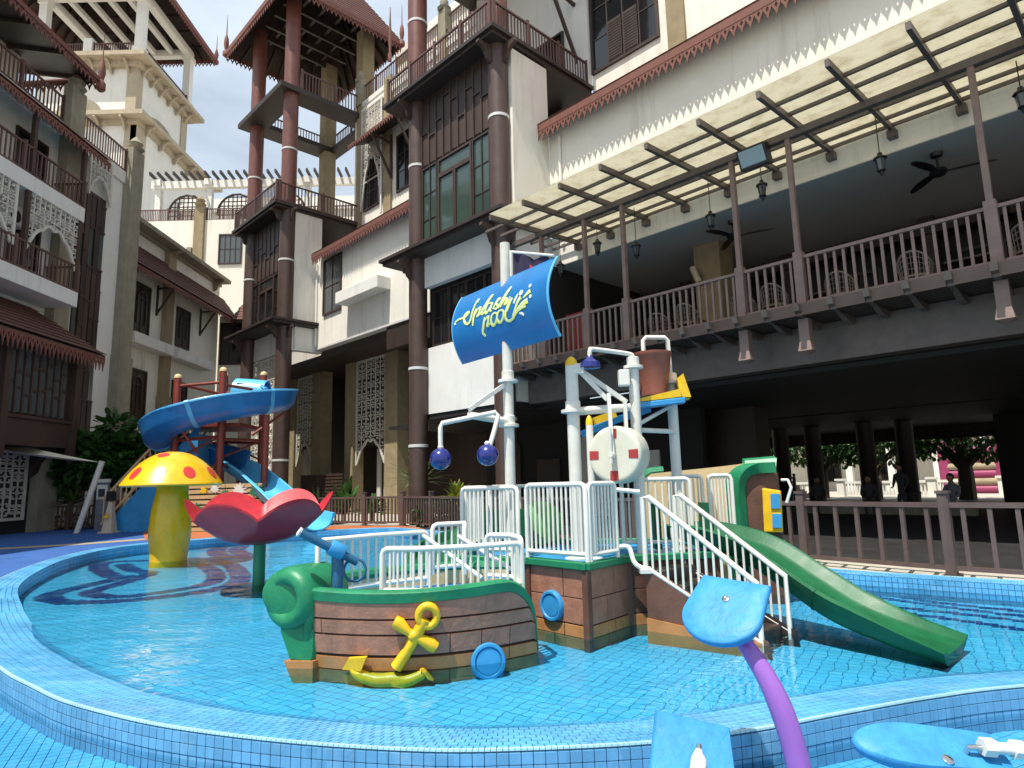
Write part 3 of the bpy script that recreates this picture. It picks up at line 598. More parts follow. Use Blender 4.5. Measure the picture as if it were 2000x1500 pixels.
# ---- near bay ----------------------------------------------------------------------
def ring(col, u, c_, z, r): MB().lathe([(r+.005, z-.055), (r+.02, z-.05), (r+.02, z+.05), (r+.005, z+.055)], 24, (u, c_, 0)).build('ring', 'ring_white', col, True)
def round_column(T, u, c_, z0, z1, r, mat, rings=()):
    o = MB().lathe([(r, z0), (r, z1)], 24, (u, c_, 0)).build('column', mat, T, True)
    for z in rings: ring(o, u, c_, z, r)
    return o
def slab(T, u0, u1, c0, c1, z, t=.16, name='slab', mat='wood_slab'):
    return MB().box(u0, u1, c0, c1, z-t, z).box(u0+.12, u1-.12, c0+.12, c1, z-t-.14, z-t-.002).build(name, mat, T)
def bracket(T, u, c_, z, du, dc, n='bracket', mat='wood_brown', s=1.):
    P = [(0, 0), (.75, 0), (.8, -.14), (.66, -.2), (.5, -.26), (.36, -.42), (.26, -.7), (.12, -.82), (0, -.85)]; q = Vector((du, dc, 0)).normalized(); sd_ = Vector((-q.y, q.x, 0))*.07
    MB().prism([Vector((u, c_, z))+q*(a*s)+Vector((0, 0, b*s))-sd_ for a, b in P], sd_*2).build(n, mat, T)
def panel_wall(T, u0, u1, c_, z0, zm, z1, n=8, glass='glass_green'):
    # board-and-batten above, door-like glazed bay below
    rng = random.Random(int(u0*10)); MB().box(u0, u1, c_, c_+.15, z0, z1).build('panel_back', 'wood_dark', T)
    wd = (u1-u0)/n
    for i in range(n):
        a = u0+wd*i; zs = zm+.3+rng.choice([.9, 1.35, 1.8, 2.2, 1.1])
        blk('board', 'wood_brown', T, a+.03, a+wd-.03, c_-.028, c_-.002, zm+.1, zs); blk('board', 'wood_dark', T, a+.03, a+wd-.03, c_-.05, c_-.002, zs+.05, z1)
        blk('batten', 'wood_brown', T, a-.03, a+.03, c_-.09, c_-.002, zm, z1); blk('batten', 'wood_dark', T, a+.03, a+wd-.03, c_-.085, c_-.003, zs-.02, zs+.06)
    b_ = u1-u0
    for x0, x1, nx, nz in ((u0+.06, u0+b_*.23, 2, 3), (u0+b_*.27, u0+b_*.73, 1, 1), (u0+b_*.77, u1-.06, 2, 3)):
        top = zm-.1
        if nx == 1:
            window(T, x0, x1, c_, zm-.65, top, 1, 1, 'wood_brown', glass, -1, .06); window(T, x0, (x0+x1)/2-.06, c_, z0+.1, zm-.78, 1, 1, 'wood_brown', glass, -1, .08); window(T, (x0+x1)/2+.06, x1, c_, z0+.1, zm-.78, 1, 1, 'wood_brown', glass, -1, .08)
        else: window(T, x0, x1, c_, z0+.1, top, nx, nz, 'wood_dark', glass, -1, .05)
BY = thing('corner_bay', 'timber-clad corner bay with two brown round columns beside the restaurant canopy', 'building', (-17.6, 15.5, 0), 'B')
r = .36
for u in (-15.2, -20.0):
    round_column(BY, u, 14.5, 10.7, 17.02, r, 'column_brown', (14.2,)); round_column(BY, u, 14.5, 17.2, 30, r+.04, 'column_red', (20.6,))
    round_column(BY, u, 14.5, GZ, 10.3, r, 'column_brown', (3.0, 5.95) if u < -18 else (3.6,))
    for zz in (17.0, 10.3):
        bracket(BY, u, 14.5-r*.9, zz-.16, 0, -1, s=.8); bracket(BY, u+(r*.9 if u > -18 else -r*.9), 14.5, zz-.16, 1 if u > -18 else -1, 0, s=.8)
slab(BY, -21.35, -14.55, 13.65, UC, 17.2, .14); slab(BY, -21.6, -14.4, 13.7, WC, 10.56, .12)
panel_wall(BY, -19.62, -15.58, 14.5, 10.6, 14.0, 17.0, 9)
MB().box(-15.1, -14.76, 14.75, WC, 10.57, 16.85).build('side_wall', 'cream', BY)
MB().box(-19.64, -15.56, 14.55, 14.8, 9.1, 10.29).build('band', 'offwhite', BY)
MB().box(-20.1, -15.0, 14.75, 14.95, 4.2, 6.75).box(-15.3, -14.95, 14.95, WC+2, 4.2, 10.29).build('parapet', 'offwhite', BY)
MB().box(-19.9, -15.3, 15.0, 15.1, 6.5, 9.9).build('recess', 'dark_room', BY)
for i in range(4): window(BY, -19.55+i*1.02, -18.62+i*1.02, 14.98, 6.85, 8.95, 2, 2 if i in (0, 3) else 1, 'wood_dark', 'glass_dark', -1, .04)
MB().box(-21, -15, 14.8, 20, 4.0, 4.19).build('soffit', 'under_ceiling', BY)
railing(BY, (-21.1, 13.8), (-14.8, 13.8), 17.22, 18.2, 42, 'rail_red', 4, .045, .08)
railing(BY, (-14.72, 13.9), (-14.72, 19.0), 17.22, 18.2, 32, 'rail_red', 3, .045, .08)
MB().box(-21.3, -14.6, UC-.2, UC-.02, 17.2, 25).build('rear_wall', 'white_wall', BY)
window(BY, -17.9, -15.9, UC-.2, 17.4, 20.2, 2, 2, 'wood_dark', 'glass_dark', -1)
MB().box(-22, -14, 13.2, 20, 25, 25.3).build('soffit_top', 'wood_slab', BY)
# ---- middle wing ---------------------------------------------------------------------
MW = thing('middle_wing', 'cream middle wing with carved eave and box window hood between the two timber bays', 'building', (-26.5, 17, 0), 'B')
MB().box(-32.5, -20.2, WC, WC+.35, 9.1, 14.6).build('wall', 'cream', MW)
MB().box(-33, -20.0, UC, UC+.4, 14.0, 24.6).build('upper_wall', 'cream', MW)
rf = MB().hexa([(-32.0, EV, 14.1), (-20.4, EV, 14.1), (-20.4, UC, 16.6), (-32.0, UC, 16.6), (-32.0, EV, 14.24), (-20.4, EV, 14.24), (-20.4, UC, 16.74), (-32.0, UC, 16.74)]).build('roof', 'wood_slab', MW)
tiled_roof(rf, (-32, EV-.05, 14.25), (-20.4, EV-.05, 14.25), (-20.4, UC, 16.75), (-32, UC, 16.75), 44, 10)
MB().box(-32.05, -20.4, EV-.06, EV-.02, 14.02, 14.26).build('eave_board', 'fringe', rf); fringe(rf, (-32, EV-.05, 14.04), (-20.4, EV-.05, 14.04), .42, .25)
window(MW, -31.5, -29.75, WC, 10.85, 13.8, 2, 2, 'wood_brown', 'glass_grey', -1, .09)
MB().box(-29.0, -25.1, WC-.75, WC-.001, 10.75, 11.35).build('window_hood', 'white_wall', MW, False, .02, 1)
MB().box(-32.6, -20.2, WC-.03, WC+.4, 9.0, 9.1).build('drip_edge', 'ring_white', MW)
MB().box(-44, -32.6, WC+.8, 21.5, 8.6, 8.98).box(-32.59, -20.2, WC+.41, 21.5, 8.6, 9.3).box(-25.5, -20.4, WC+.05, WC+.35, 7.9, 8.99).build('soffit', 'wood_dark', MW)
# upper wall: pilasters, arched screens, windows
for u0, u1 in ((-32.6, -32.1), (-29.6, -28.9), (-24.4, -23.8)): blk('pilaster', 'stone_tan', MW, u0, u1, UC-.14, UC-.001, 16.6, 25)
lattice(MW, -32.0, -29.75, UC-.14, 17.6, 24, .5, 3.1, backing='white_wall', cols=3)
window(MW, -31.75, -30.0, UC, 17.65, 20.6, 3, 3, 'wood_dark', 'glass_dark', -1, .08)
window(MW, -28.3, -26.9, UC, 17.65, 20.8, 2, 3, 'wood_dark', 'glass_dark', -1, .1); window(MW, -23, -21.7, UC, 17.65, 20.8, 2, 3, 'wood_dark', 'glass_dark', -1, .1)
er = MB().hexa([(-31.2, UC-1.5, 20.9), (-26.3, UC-1.5, 20.9), (-26.3, UC, 21.7), (-31.2, UC, 21.7), (-31.2, UC-1.5, 21.0), (-26.3, UC-1.5, 21.0), (-26.3, UC, 21.8), (-31.2, UC, 21.8)]).build('window_roof', 'wood_slab', MW)
fringe(er, (-31.2, UC-1.52, 20.98), (-26.3, UC-1.52, 20.98), .34, .25)
for u in (-28.9, -26.5): MB().bar((u, UC-.1, 18.6), (u, UC-.1, 21.2), .12, .12).bar((u, UC-.1, 18.7), (u, UC-1.35, 20.85), .11, .11).bar((u, UC-.1, 20.7), (u, UC-1.4, 20.9), .11, .11).build('eave_bracket', 'wood_brown', MW)
MB().box(-33, -20, UC-.12, UC-.002, 23.9, 24.2).box(-33, -20, UC-.06, UC-.001, 24.45, 24.75).build('cornice', 'white_wall', MW)
railing(MW, (-33, UC+.1), (-20, UC+.1), 24.7, 25.9, 66, 'rail_red', 6, .05, .08)
for u in (-32.4, -24.1): MB().box(u-.3, u+.3, UC-.2, UC+.3, 24.6, 26.2).lathe([(.3, 26.2), (.38, 26.35), (.2, 26.5), (.24, 26.75), (.02, 27.1)], 10, (u, UC, 0)).build('parapet_pier', 'stone_grey', MW, True)
MB().lathe([(.09, 26), (.13, 26.4), (.06, 26.6), (.1, 27.3), (.02, 29.5)], 8, (-29.2, UC, 0)).build('spire', 'fringe', MW, True)
MB().box(-33, -20, UC+3, UC+3.4, 24, 30.2).build('roof_storey', 'cream', MW); MB().box(-33, -20, UC+2.8, UC+3, 29.3, 29.6).build('cornice', 'white_wall', MW)
# ground floor behind the columns
MB().box(-52, -20, 21.4, 21.7, GZ, 8.7).build('rear_wall', 'wood_dark', MW)
for u0, u1 in ((-37.2, -36.0), (-33.2, -32.3), (-29.1, -27.9), (-40.6, -39.6)): blk('pier', 'stone_tan', MW, u0, u1, 18.9, 19.6, GZ, 8.6)
lattice(MW, -32.2, -29.2, 19.05, 2.7, 8.6, .55, 1.3, backing='wood_dark', cols=3, name='arched_screen'); lattice(MW, -39.5, -37.3, 19.05, 2.9, 8.6, .55, 1.3, backing='wood_dark', cols=3, name='arched_screen')
for u in (-31.2, -30.5): MB().box(u-.18, u+.18, 19.9, 20.0, GZ, 3.6).build('door_leaf', 'ceiling_grey', MW)
sc = MB().box(-35.8, -31, 17.6, 17.64, GZ, 2.2).build('slat_screen', 'wood_dark', MW)
for j in range(11): blk('slat', 'wood_brown', sc, -35.8, -31, 17.54, 17.59, .35+j*.18, .47+j*.18)
# ---- roofed tower -----------------------------------------------------------------------
TW = thing('roofed_tower', 'open tower with red round columns under a tiled pyramid roof', 'building', (-35.2, 17, 0), 'B')
for u in (-32.9, -37.6):
    round_column(TW, u, 15.0, 10.6, 16.85, .42, 'column_brown', (13.9,)); round_column(TW, u, 15.0, GZ, 10.2, .42, 'column_brown', (3.0,))
    round_column(TW, u, 15.0, 17.05, 23.8, .42, 'column_red', (20.4,)); round_column(TW, u, 15.0, 24.1, 30.4, .42, 'column_red')
    MB().box(u-.4, u+.4, 19.4, 20.2, 16, 30.2).build('pier', 'stone_tan', TW)
    for zz in (16.9, 10.3): bracket(TW, u, 14.6, zz-.16, 0, -1, s=.75); bracket(TW, u+(.38 if u > -35 else -.38), 15, zz-.16, 1 if u > -35 else -1, 0, s=.75)
slab(TW, -38.4, -32.35, 14.0, 19.6, 17.05, .16); slab(TW, -38.7, -32.1, 13.95, WC+.6, 10.5, .13)
panel_wall(TW, -37.2, -33.3, 15.0, 10.55, 13.5, 16.75, 7, 'glass_dark')
MB().box(-33.0, -32.55, 15.3, WC+.3, 10.52, 16.74).build('side_wall', 'cream', TW); MB().box(-38.0, -37.6, 15.3, 19.5, 10.52, 16.74).build('side_wall', 'wood_brown', TW)
MB().box(-37.2, -32.6, 15.15, 15.4, 8.9, 10.2).box(-32.9, -32.5, 15.4, WC+.4, 8.9, 10.2).build('band', 'offwhite', TW)
lattice(TW, -37.2, -33.4, 15.2, .5, 8.8, .6, 0, backing='cream', cols=4, name='carved_screen')
railing(TW, (-38.2, 14.15), (-32.5, 14.15), 17.07, 18.15, 30, 'rail_red', 2, .05, .08); railing(TW, (-32.45, 14.3), (-32.45, 19.4), 17.07, 18.15, 26, 'rail_red', 2, .05, .08); railing(TW, (-38.2, 14.3), (-38.2, 19.4), 17.07, 18.15, 26, 'rail_red', 2, .05, .08)
# upper ring platform
rg = MB()
for a in ((-38.4, -32.3, 14.1, 15.5), (-33.6, -32.3, 15.5, 19.8), (-38.4, -37.1, 15.5, 19.8), (-38.4, -32.3, 19.8, 20.6)): rg.box(*a, 23.8, 24.1)
rg.build('ring_platform', 'wood_slab', TW)
railing(TW, (-32.5, 15.4), (-32.5, 19.7), 24.12, 25.3, 22, 'rail_red', 2, .05, .08); railing(TW, (-38.2, 15.5), (-38.2, 19.8), 24.12, 25.3, 22, 'rail_red', 2, .05, .08); railing(TW, (-38.2, 20.3), (-32.6, 20.3), 24.12, 25.3, 26, 'rail_red', 2, .05, .08)
# pyramid roof
u0, u1, c0, c1, ze, ap = -39.6, -31.2, 13.6, 21.4, 29.3, Vector((-35.4, 17.5, 36.5))
cs = [Vector(p) for p in ((u0, c0, ze), (u1, c0, ze), (u1, c1, ze), (u0, c1, ze))]
rf = MB().grid([cs, [ap]*4], True).build('roof', 'wood_brown', TW)
for k in range(4):
    a, b_ = cs[k], cs[(k+1) % 4]; up_ = Vector((0, 0, .16)); tiled_roof(rf, a+up_, b_+up_, ap+up_, ap+up_, 34, 26)
    MB().bar(a+Vector((0, 0, .05)), b_+Vector((0, 0, .05)), .09, .34).build('eave_board', 'fringe', rf); fringe(rf, a-Vector((0, 0, .1)), b_-Vector((0, 0, .1)), .42, .28)
    ma = Vector((0, 0, -.25))
    for i in range(1, 9):
        t = i/9; p = a.lerp(b_, t)+ma; q = p.lerp(ap+ma, .72*min(t, 1-t)*2); MB().bar(p, q, .09, .16).build('rafter', 'wood_dark', rf)
    MB().lathe([(.1, 0), (.2, .1), (.2, .35), (.09, .5), (.16, .9), (.13, 1.3), (.04, 1.6), (.01, 3.0)], 10, tuple(a-Vector((0, 0, .2)))).build('corner_finial', 'fringe', rf, True)
for i in range(1, 5):
    t = i/5; MB().box(u0+1+6.2*t-.08, u0+1+6.2*t+.08, 14.7, 20.2, 29.9, 30.15).box(-38, -32.6, 14.7+5.4*t-.08, 14.7+5.4*t+.08, 30.16, 30.36).build('ceiling_joist', 'wood_dark', TW)

for T, u, c_, z0, z1 in ((MW, -32.35, WC-.06, 9.2, 13.9), (MW, -20.6, UC-.08, 16.8, 24), (RW, -14.2, WC-.06, 9.8, 13.9), (MW, -29.75, UC-.2, 16.8, 23.8)): MB().tube([(u, c_, z0), (u, c_, z1)], .06, 10).build('downpipe', 'white_wall', T, True)
# ================================================================ left hotel wing (front faces +X)
LH = thing('left_hotel_wing', 'shaded hotel wing on the left with stacked balconies and carved screens', 'building', (-19.5, 24, 0))
MB().box(-24, -19, 8, 27.0, GZ, 17.2).box(-24, -19, 28.85, 31, GZ, 17.2).box(-24, -19.25, 27.0, 28.85, GZ, 17.2).build('wall', 'white_wall', LH)
def xpiers(T, y0, y1, z1, x=-18.75, bulb=True):
    b = MB().box(x-.25, x+.15, y0, y1, GZ, z1).box(x-.3, x+.2, y0-.06, y1+.06, GZ, 8.0); o = b.build('pier', 'stone_grey', T)
    if bulb: MB().lathe([(.3, z1), (.42, z1+.12), (.25, z1+.2), (.34, z1+.42), (.2, z1+.6), (.02, z1+.8)], 10, (x-.05, (y0+y1)/2, 0)).build('bulb', 'stone_grey', o, True)
xpiers(LH, 25.5, 26.4, 19.0); xpiers(LH, 30.0, 30.95, 18.6)
MB().box(-19.3, -18.9, 8, 31, 16.65, 17.25).build('parapet_band', 'offwhite', LH)
railing(LH, (-18.95, 9), (-18.95, 25.5), 17.27, 18.35, 80, 'rail_red', 7, .05, .08); railing(LH, (-18.95, 26.4), (-18.95, 30), 17.27, 18.35, 19, 'rail_red', 1, .05, .08)
# rooftop pavilion with eave
MB().box(-24, -20.6, 8, 25, 17.2, 20.2).build('pavilion_wall', 'cream', LH)
rf = MB().hexa([(-18.0, 8, 19.6), (-18.0, 26.2, 19.6), (-22.5, 26.2, 20.3), (-22.5, 8, 20.3), (-18.0, 8, 19.75), (-18.0, 26.2, 19.75), (-22.5, 24, 22.75), (-22.5, 8, 22.75)]).build('pavilion_roof', 'wood_dark', LH)
MB().bar((-18, 8, 19.66), (-18, 26.2, 19.66), .07, .28).bar((-18, 26.2, 19.66), (-22, 26.4, 19.66), .07, .28).build('eave_board', 'fringe', rf)
fringe(rf, (-18, 26.2, 19.6), (-18, 8, 19.6), .42, .26); fringe(rf, (-18, 26.2, 19.6), (-22, 26.4, 19.6), .42, .26)
for i in range(9): MB().bar((-18.2, 12+i*1.75, 19.55), (-21.8, 12+i*1.75, 20.1), .1, .14).build('rafter', 'wood_brown', rf)
MB().lathe([(.09, 19.2), (.19, 19.3), (.19, 19.6), (.09, 19.75), (.16, 20.1), (.12, 20.5), (.03, 20.8), (.01, 22)], 10, (-18, 26.35, 0)).build('corner_finial', 'fringe', rf, True)
# carved eave over the upper balcony
rf = MB().hexa([(-17.55, 8, 15.85), (-17.55, 26.7, 15.85), (-18.99, 26.7, 16.9), (-18.99, 8, 16.9), (-17.55, 8, 15.97), (-17.55, 26.7, 15.97), (-18.99, 26.7, 17.02), (-18.99, 8, 17.02)]).build('balcony_roof', 'wood_dark', LH)
tiled_roof(rf, (-17.5, 26.7, 15.99), (-17.5, 8, 15.99), (-18.99, 8, 17.04), (-18.99, 26.7, 17.04), 60, 5)
fringe(rf, (-17.53, 26.7, 15.95), (-17.53, 8, 15.95), .46, .25)
# balconies
def balcony(z, y0, y1, x1, rail_n, col_top):
    s_ = MB().box(-19, x1, y0, y1, z-.6, z).build('balcony_slab', 'offwhite', LH)
    railing(LH, (x1-.08, y0), (x1-.08, y1), z+.02, z+1.08, rail_n, 'rail_red', 4, .05, .08); railing(LH, (x1-.08, y1-.08), (-18.9, y1-.08), z+.02, z+1.08, 7, 'rail_red', 0, .05, .08)
    for y in (y0+2, y0+5.9, y1-2.9, y1-.1): MB().box(x1-.2, x1-.04, y-.08, y+.08, z, col_top).build('balcony_post', 'wood_brown', LH)
balcony(13.25, 12, 25.4, -17.6, 62, 15.85); balcony(9.6, 12, 25.3, -17.55, 62, 12.64)
lattice(LH, 22.35, 25.3, -17.66, 10.35, 12.95, .5, 1.3, 'y', cols=5); lattice(LH, 18.0, 21.9, -17.66, 10.35, 12.95, .5, 1.3, 'y', cols=6)
for z0 in (13.3, 9.65):
    for y in (14.5, 18.3, 21.4, 24): window(LH, y-.75, y+.75, -19, z0+.1, z0+2.35, 2, 2, 'wood_dark', 'glass_dark', 1, .09, 'y')
# timber strip with lattice top
tb = MB().box(-19.25, -19.02, 27.0, 28.85, 1.5, 15.2).build('timber_strip', 'wood_dark', LH); rng = random.Random(3)
for i in range(5):
    y = 27.05+i*.36; z = 1.6
    while z < 14.6:
        h = rng.uniform(.9, 2.3); z2 = min(z+h, 15.0)
        if rng.random() < .3: blk('pane', 'glass_grey', tb, -19.02, -18.99, y+.05, y+.29, z, z2)
        else: blk('board', rng.choice(['wood_brown', 'wood_dark']), tb, -19.02, -18.97+rng.uniform(0, .03), y+.02, y+.32, z, z2)
        blk('batten', 'wood_brown', tb, -19.0, -18.93, y, y+.34, z2-.02, z2+.06); z = z2+.08
lattice(LH, 27.3, 28.9, -18.85, 14.9, 17.0, .45, 1.0, 'y', cols=3, name='lattice_arch')
# lower tiled roof over the timber bay window
rf = MB().hexa([(-16.9, 12, 7.05), (-16.9, 26.3, 7.05), (-18.9, 24.6, 8.7), (-18.9, 12, 8.7), (-16.9, 12, 7.15), (-16.9, 26.3, 7.15), (-18.9, 24.6, 8.8), (-18.9, 12, 8.8)]).build('bay_roof', 'wood_dark', LH)
tiled_roof(rf, (-16.85, 26.3, 7.18), (-16.85, 12, 7.18), (-18.9, 12, 8.83), (-18.9, 24.6, 8.83), 46, 9)
tiled_roof(rf, (-16.9, 26.3, 7.14), (-18.9, 26.3, 7.14), (-18.9, 24.6, 8.8), (-18.9, 24.6, 8.8), 8, 8); fringe(rf, (-16.88, 26.25, 7.1), (-16.88, 12, 7.1), .62, .22)
bw = MB().box(-19, -17.6, 12, 25.5, 4.3, 7.1).build('bay_window', 'wood_dark', LH)
for i in range(30):
    y = 14.1+i*.38
    if y > 25: break
    z = 4.45; blk('mullion', 'wood_brown', bw, -17.6, -17.5, y-.045, y+.03, 4.4, 7.05)
    while z < 6.8: h = rng.uniform(.5, 1.1); z2 = min(z+h, 7.0); blk('pane', 'glass_grey', bw, -17.598, -17.56, y+.05, y+.32, z, z2); blk('transom', 'wood_dark', bw, -17.6, -17.51, y+.03, y+.335, z2, z2+.07); z = z2+.07
ap_ = MB().box(-19, -17.5, 12, 25.6, 3.3, 4.25).box(-19, -17.42, 12, 25.65, 4.25, 4.36).build('carved_apron', 'wood_brown', LH)
for y in (18.2, 21.9, 25.5): MB().box(-17.62, -17.38, y-.14, y+.14, 2.9, 7.0).lathe([(.17, 2.9), (.02, 2.65)], 4, (-17.5, y, 0), Matrix.Rotation(PI/4, 4, 'Z')).build('corner_post', 'wood_brown', LH)
for y in (18.5, 22.2, 25.3): bracket(LH, -18.95, y, 3.3, 1, 0, mat='wood_dark', s=1.3)
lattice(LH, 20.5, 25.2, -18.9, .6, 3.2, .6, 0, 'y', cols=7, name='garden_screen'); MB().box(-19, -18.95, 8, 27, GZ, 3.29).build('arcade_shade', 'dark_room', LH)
# ---- rear wing ------------------------------------------------------------------------
RR = thing('rear_wing', 'cream rear wing with brown lean-to eave, tan pier and arched shutters', 'building', (-21, 38, 0))
MB().box(-26, -20.5, 31, 44, GZ, 15.9).box(-20.4, -10.5, 44, 47.5, GZ, 13.6).build('wall', 'cream', RR)
MB().box(-26, -19.7, 31, 44, 15.9, 16.15).box(-20.52, -20.35, 31, 44, 15.7, 15.9).build('cornice', 'stone_grey', RR)
for y in (37.2, 43): bracket(RR, -20.45, y, 15.88, 1, 0, mat='stone_tan', s=.9)
rf = MB().hexa([(-19.3, 31.6, 13.2), (-19.3, 44.6, 13.2), (-20.5, 44.6, 14.9), (-20.5, 31.6, 14.9), (-19.3, 31.6, 13.3), (-19.3, 44.6, 13.3), (-20.5, 44.6, 15.0), (-20.5, 31.6, 15.0)]).build('lean_to_roof', 'wood_dark', RR)
tiled_roof(rf, (-19.25, 44.6, 13.32), (-19.25, 31.6, 13.32), (-20.5, 31.6, 15.02), (-20.5, 44.6, 15.02), 50, 7); fringe(rf, (-19.28, 44.6, 13.25), (-19.28, 31.6, 13.25), .36, .25)
rf2 = MB().hexa([(-19.3, 43.3, 13.0), (-10.5, 43.3, 13.0), (-10.5, 45, 14.6), (-19.3, 45, 14.6), (-19.3, 43.3, 13.1), (-10.5, 43.3, 13.1), (-10.5, 45, 14.7), (-19.3, 45, 14.7)]).build('lean_to_roof', 'wood_dark', RR)
tiled_roof(rf2, (-19.3, 43.25, 13.12), (-10.5, 43.25, 13.12), (-10.5, 45, 14.72), (-19.3, 45, 14.72), 30, 6)
for y in (32.6, 36.2, 41.4): MB().bar((-20.45, y, 11.6), (-20.45, y, 13.4), .1, .1).bar((-20.45, y, 11.7), (-19.5, y, 13.2), .09, .09).bar((-20.45, y, 13.2), (-19.4, y, 13.25), .09, .09).build('eave_bracket', 'wood_dark', RR)
for y0, y1 in ((36.8, 37.6),): MB().box(-20.55, -20.2, y0, y1, GZ, 15.7).box(-20.55, -20.1, y0-.1, y1+.1, GZ, 7).build('pier', 'stone_tan', RR)
for y0, y1, z0, z1 in ((33.9, 35.4, 10.2, 12.9), (38.5, 39.95, 10.4, 12.7), (33.9, 35.5, 5.5, 8.1), (38.4, 40.0, 5.6, 8.1)): 
    w = window(RR, y0, y1, -20.5, z0, z1, 2, 1, 'wood_dark', 'wood_dark', 1, .09, 'y'); m = (y0+y1)/2
    P = [(-20.42, m+.42*math.cos(a), z1-.75+.42*math.sin(a)) for a in [PI*i/10 for i in range(11)]]; MB().tube(P, .05, 6).bar((-20.42, m-.42, z0+.5), (-20.42, m-.42, z1-.75), .08, .08).bar((-20.42, m+.42, z0+.5), (-20.42, m+.42, z1-.75), .08, .08).bar((-20.42, m-.5, z1-.75), (-20.42, m+.5, z1-.75), .06, .06).build('arched_tracery', 'wood_brown', w)
window(RR, -20.2, -18.5, 44, 10.2, 13.0, 3, 2, 'wood_dark', 'glass_dark', -1, .09)
for y0, y1 in ((33.1, 37.0), (37.6, 42)): MB().box(-20.5, -19.75, y0, y1, 9.35, 9.95).build('window_hood', 'offwhite', RR, False, .02, 1)
lattice(RR, 32.0, 36.2, -20.4, .6, 4.6, .7, 0, 'y', cols=5, backing='offwhite', name='garden_screen')
# ---- terrace building -----------------------------------------------------------------
TB = thing('terrace_building', 'sunlit cream building with a white pergola terrace behind the blue slide', 'building', (-22, 49, 0))
MB().box(-29, -12, 48, 56, GZ, 22.5).build('wall', 'cream', TB)
window(TB, -22.5, -20.85, 48, 18.9, 21.2, 4, 2, 'wood_dark', 'glass_grey', -1, .08)
MB().box(-24.5, -23.75, 47.75, 48, 12, 23.6).lathe([(.3, 23.6), (.45, 23.75), (.25, 23.85), (.36, 24.1), (.02, 24.5)], 10, (-24.12, 47.9, 0)).build('pier', 'stone_tan', TB)
MB().box(-24.95, -24.6, 47.72, 47.95, 12, 20.2).build('downpipe', 'stone_grey', TB)
railing(TB, (-29, 48.1), (-24.5, 48.1), 22.5, 23.45, 34, 'rail_red', 2, .05, .08); railing(TB, (-23.7, 48.1), (-12, 48.1), 22.5, 23.45, 80, 'rail_red', 4, .05, .08)
for x in (-28, -23.9, -19.9, -16): MB().box(x-.22, x+.22, 48.7, 49.1, 22.5, 26.2).box(x-.3, x+.3, 48.4, 49.3, 25.7, 26.2).build('pergola_post', 'white_wall', TB)
MB().box(-28.5, -12, 48.55, 48.95, 25.5, 26.1).box(-28.5, -12, 53, 53.3, 25.5, 26.1).build('pergola_beam', 'white_wall', TB)
for i in range(26): MB().hexa([(-28.3+i*.62, 47.8, 26.3), (-28.16+i*.62, 47.8, 26.3), (-28.16+i*.62, 50.2, 26.11), (-28.3+i*.62, 50.2, 26.11), (-28.3+i*.62, 47.8, 26.55), (-28.16+i*.62, 47.8, 26.55), (-28.16+i*.62, 50.2, 26.3), (-28.3+i*.62, 50.2, 26.3)]).build('pergola_rafter', 'wood_dark', TB)
for x0 in (-27.6, -23.6, -19.6):
    b = MB(); P = [(x0+1.6+1.6*math.cos(a), 49.6, 23.6+1.75*math.sin(a)) for a in [PI*i/14 for i in range(15)]]; b.tube(P, .09, 6)
    for i in range(9): x = x0+.2+i*.35; h = 1.75*math.sqrt(max(0, 1-((x-x0-1.6)/1.6)**2)); b.bar((x, 49.6, 22.5), (x, 49.6, 23.6+h), .07, .07)
    for j in range(6): z = 23.2+j*.38; hw = 1.6*math.sqrt(max(0, 1-max(0, (z-23.6)/1.75)**2)); b.bar((x0+1.6-hw, 49.6, z), (x0+1.6+hw, 49.6, z), .07, .07)
    b.build('arched_trellis', 'wood_brown', TB)
MB().box(-28.5, -12, 53.4, 53.8, 22.5, 26.8).build('terrace_wall', 'white_wall', TB)
# ---- white viewing tower -----------------------------------------------------------------
VT = thing('viewing_tower', 'tall white tower with bracketed cornices and an open roof pavilion', 'tower', (-28, 43, 0))
MB().box(-33, -24.7, 40, 50, GZ, 26.2).build('lower_stage', 'white_wall', VT); MB().box(-32.2, -25.3, 40.6, 47.2, 26.2, 30.8).build('upper_stage', 'white_wall', VT)
MB().box(-33.6, -23.9, 39.2, 51, 26.2, 26.5).box(-33.1, -24.5, 39.8, 50.4, 25.8, 26.2).build('cornice', 'stone_sand', VT); MB().box(-33, -24.3, 39.6, 48.2, 30.8, 31.1).box(-32.6, -24.9, 40.2, 47.6, 30.4, 30.8).build('cornice', 'stone_sand', VT)
for x in (-25.05, -32.6): MB().box(x-.4, x+.4, 39.9, 40.5, 12, 25.8).box(x+.0, x+.5, 39.9, 40.9, 12, 25.79).build('quoin', 'stone_sand', VT)
MB().box(-25.9, -25.2, 40.5, 41.2, 26.5, 30.4).box(-25.8, -25.2, 46.5, 47.3, 26.5, 30.4).build('quoin', 'stone_sand', VT)
for i in range(6): bracket(VT, -25.8-i*1.2, 40.55, 30.78, 0, -1, mat='stone_sand', s=.95); bracket(VT, -25.25, 41+i*1.15, 30.78, 1, 0, mat='stone_sand', s=.95)
for i in range(5): bracket(VT, -25.4-i*1.7, 39.95, 26.18, 0, -1, mat='stone_sand', s=.95); bracket(VT, -24.65, 40.8+i*1.9, 26.18, 1, 0, mat='stone_sand', s=.95)
def archface(x0, x1, y, z0, z1, axis='x'):
    m = (x0+x1)/2; h = (x1-x0)/2; pts = [(x0, z0)]+[(m-h*math.cos(a), z0+(z1-z0)*(.45+.55*math.sin(a))) for a in [PI*i/12 for i in range(13)]]+[(x1, z0)]
    return MB().prism([(a, y, b) if axis == 'x' else (y, a, b) for a, b in pts], (0, -.06, 0) if axis == 'x' else (.06, 0, 0))
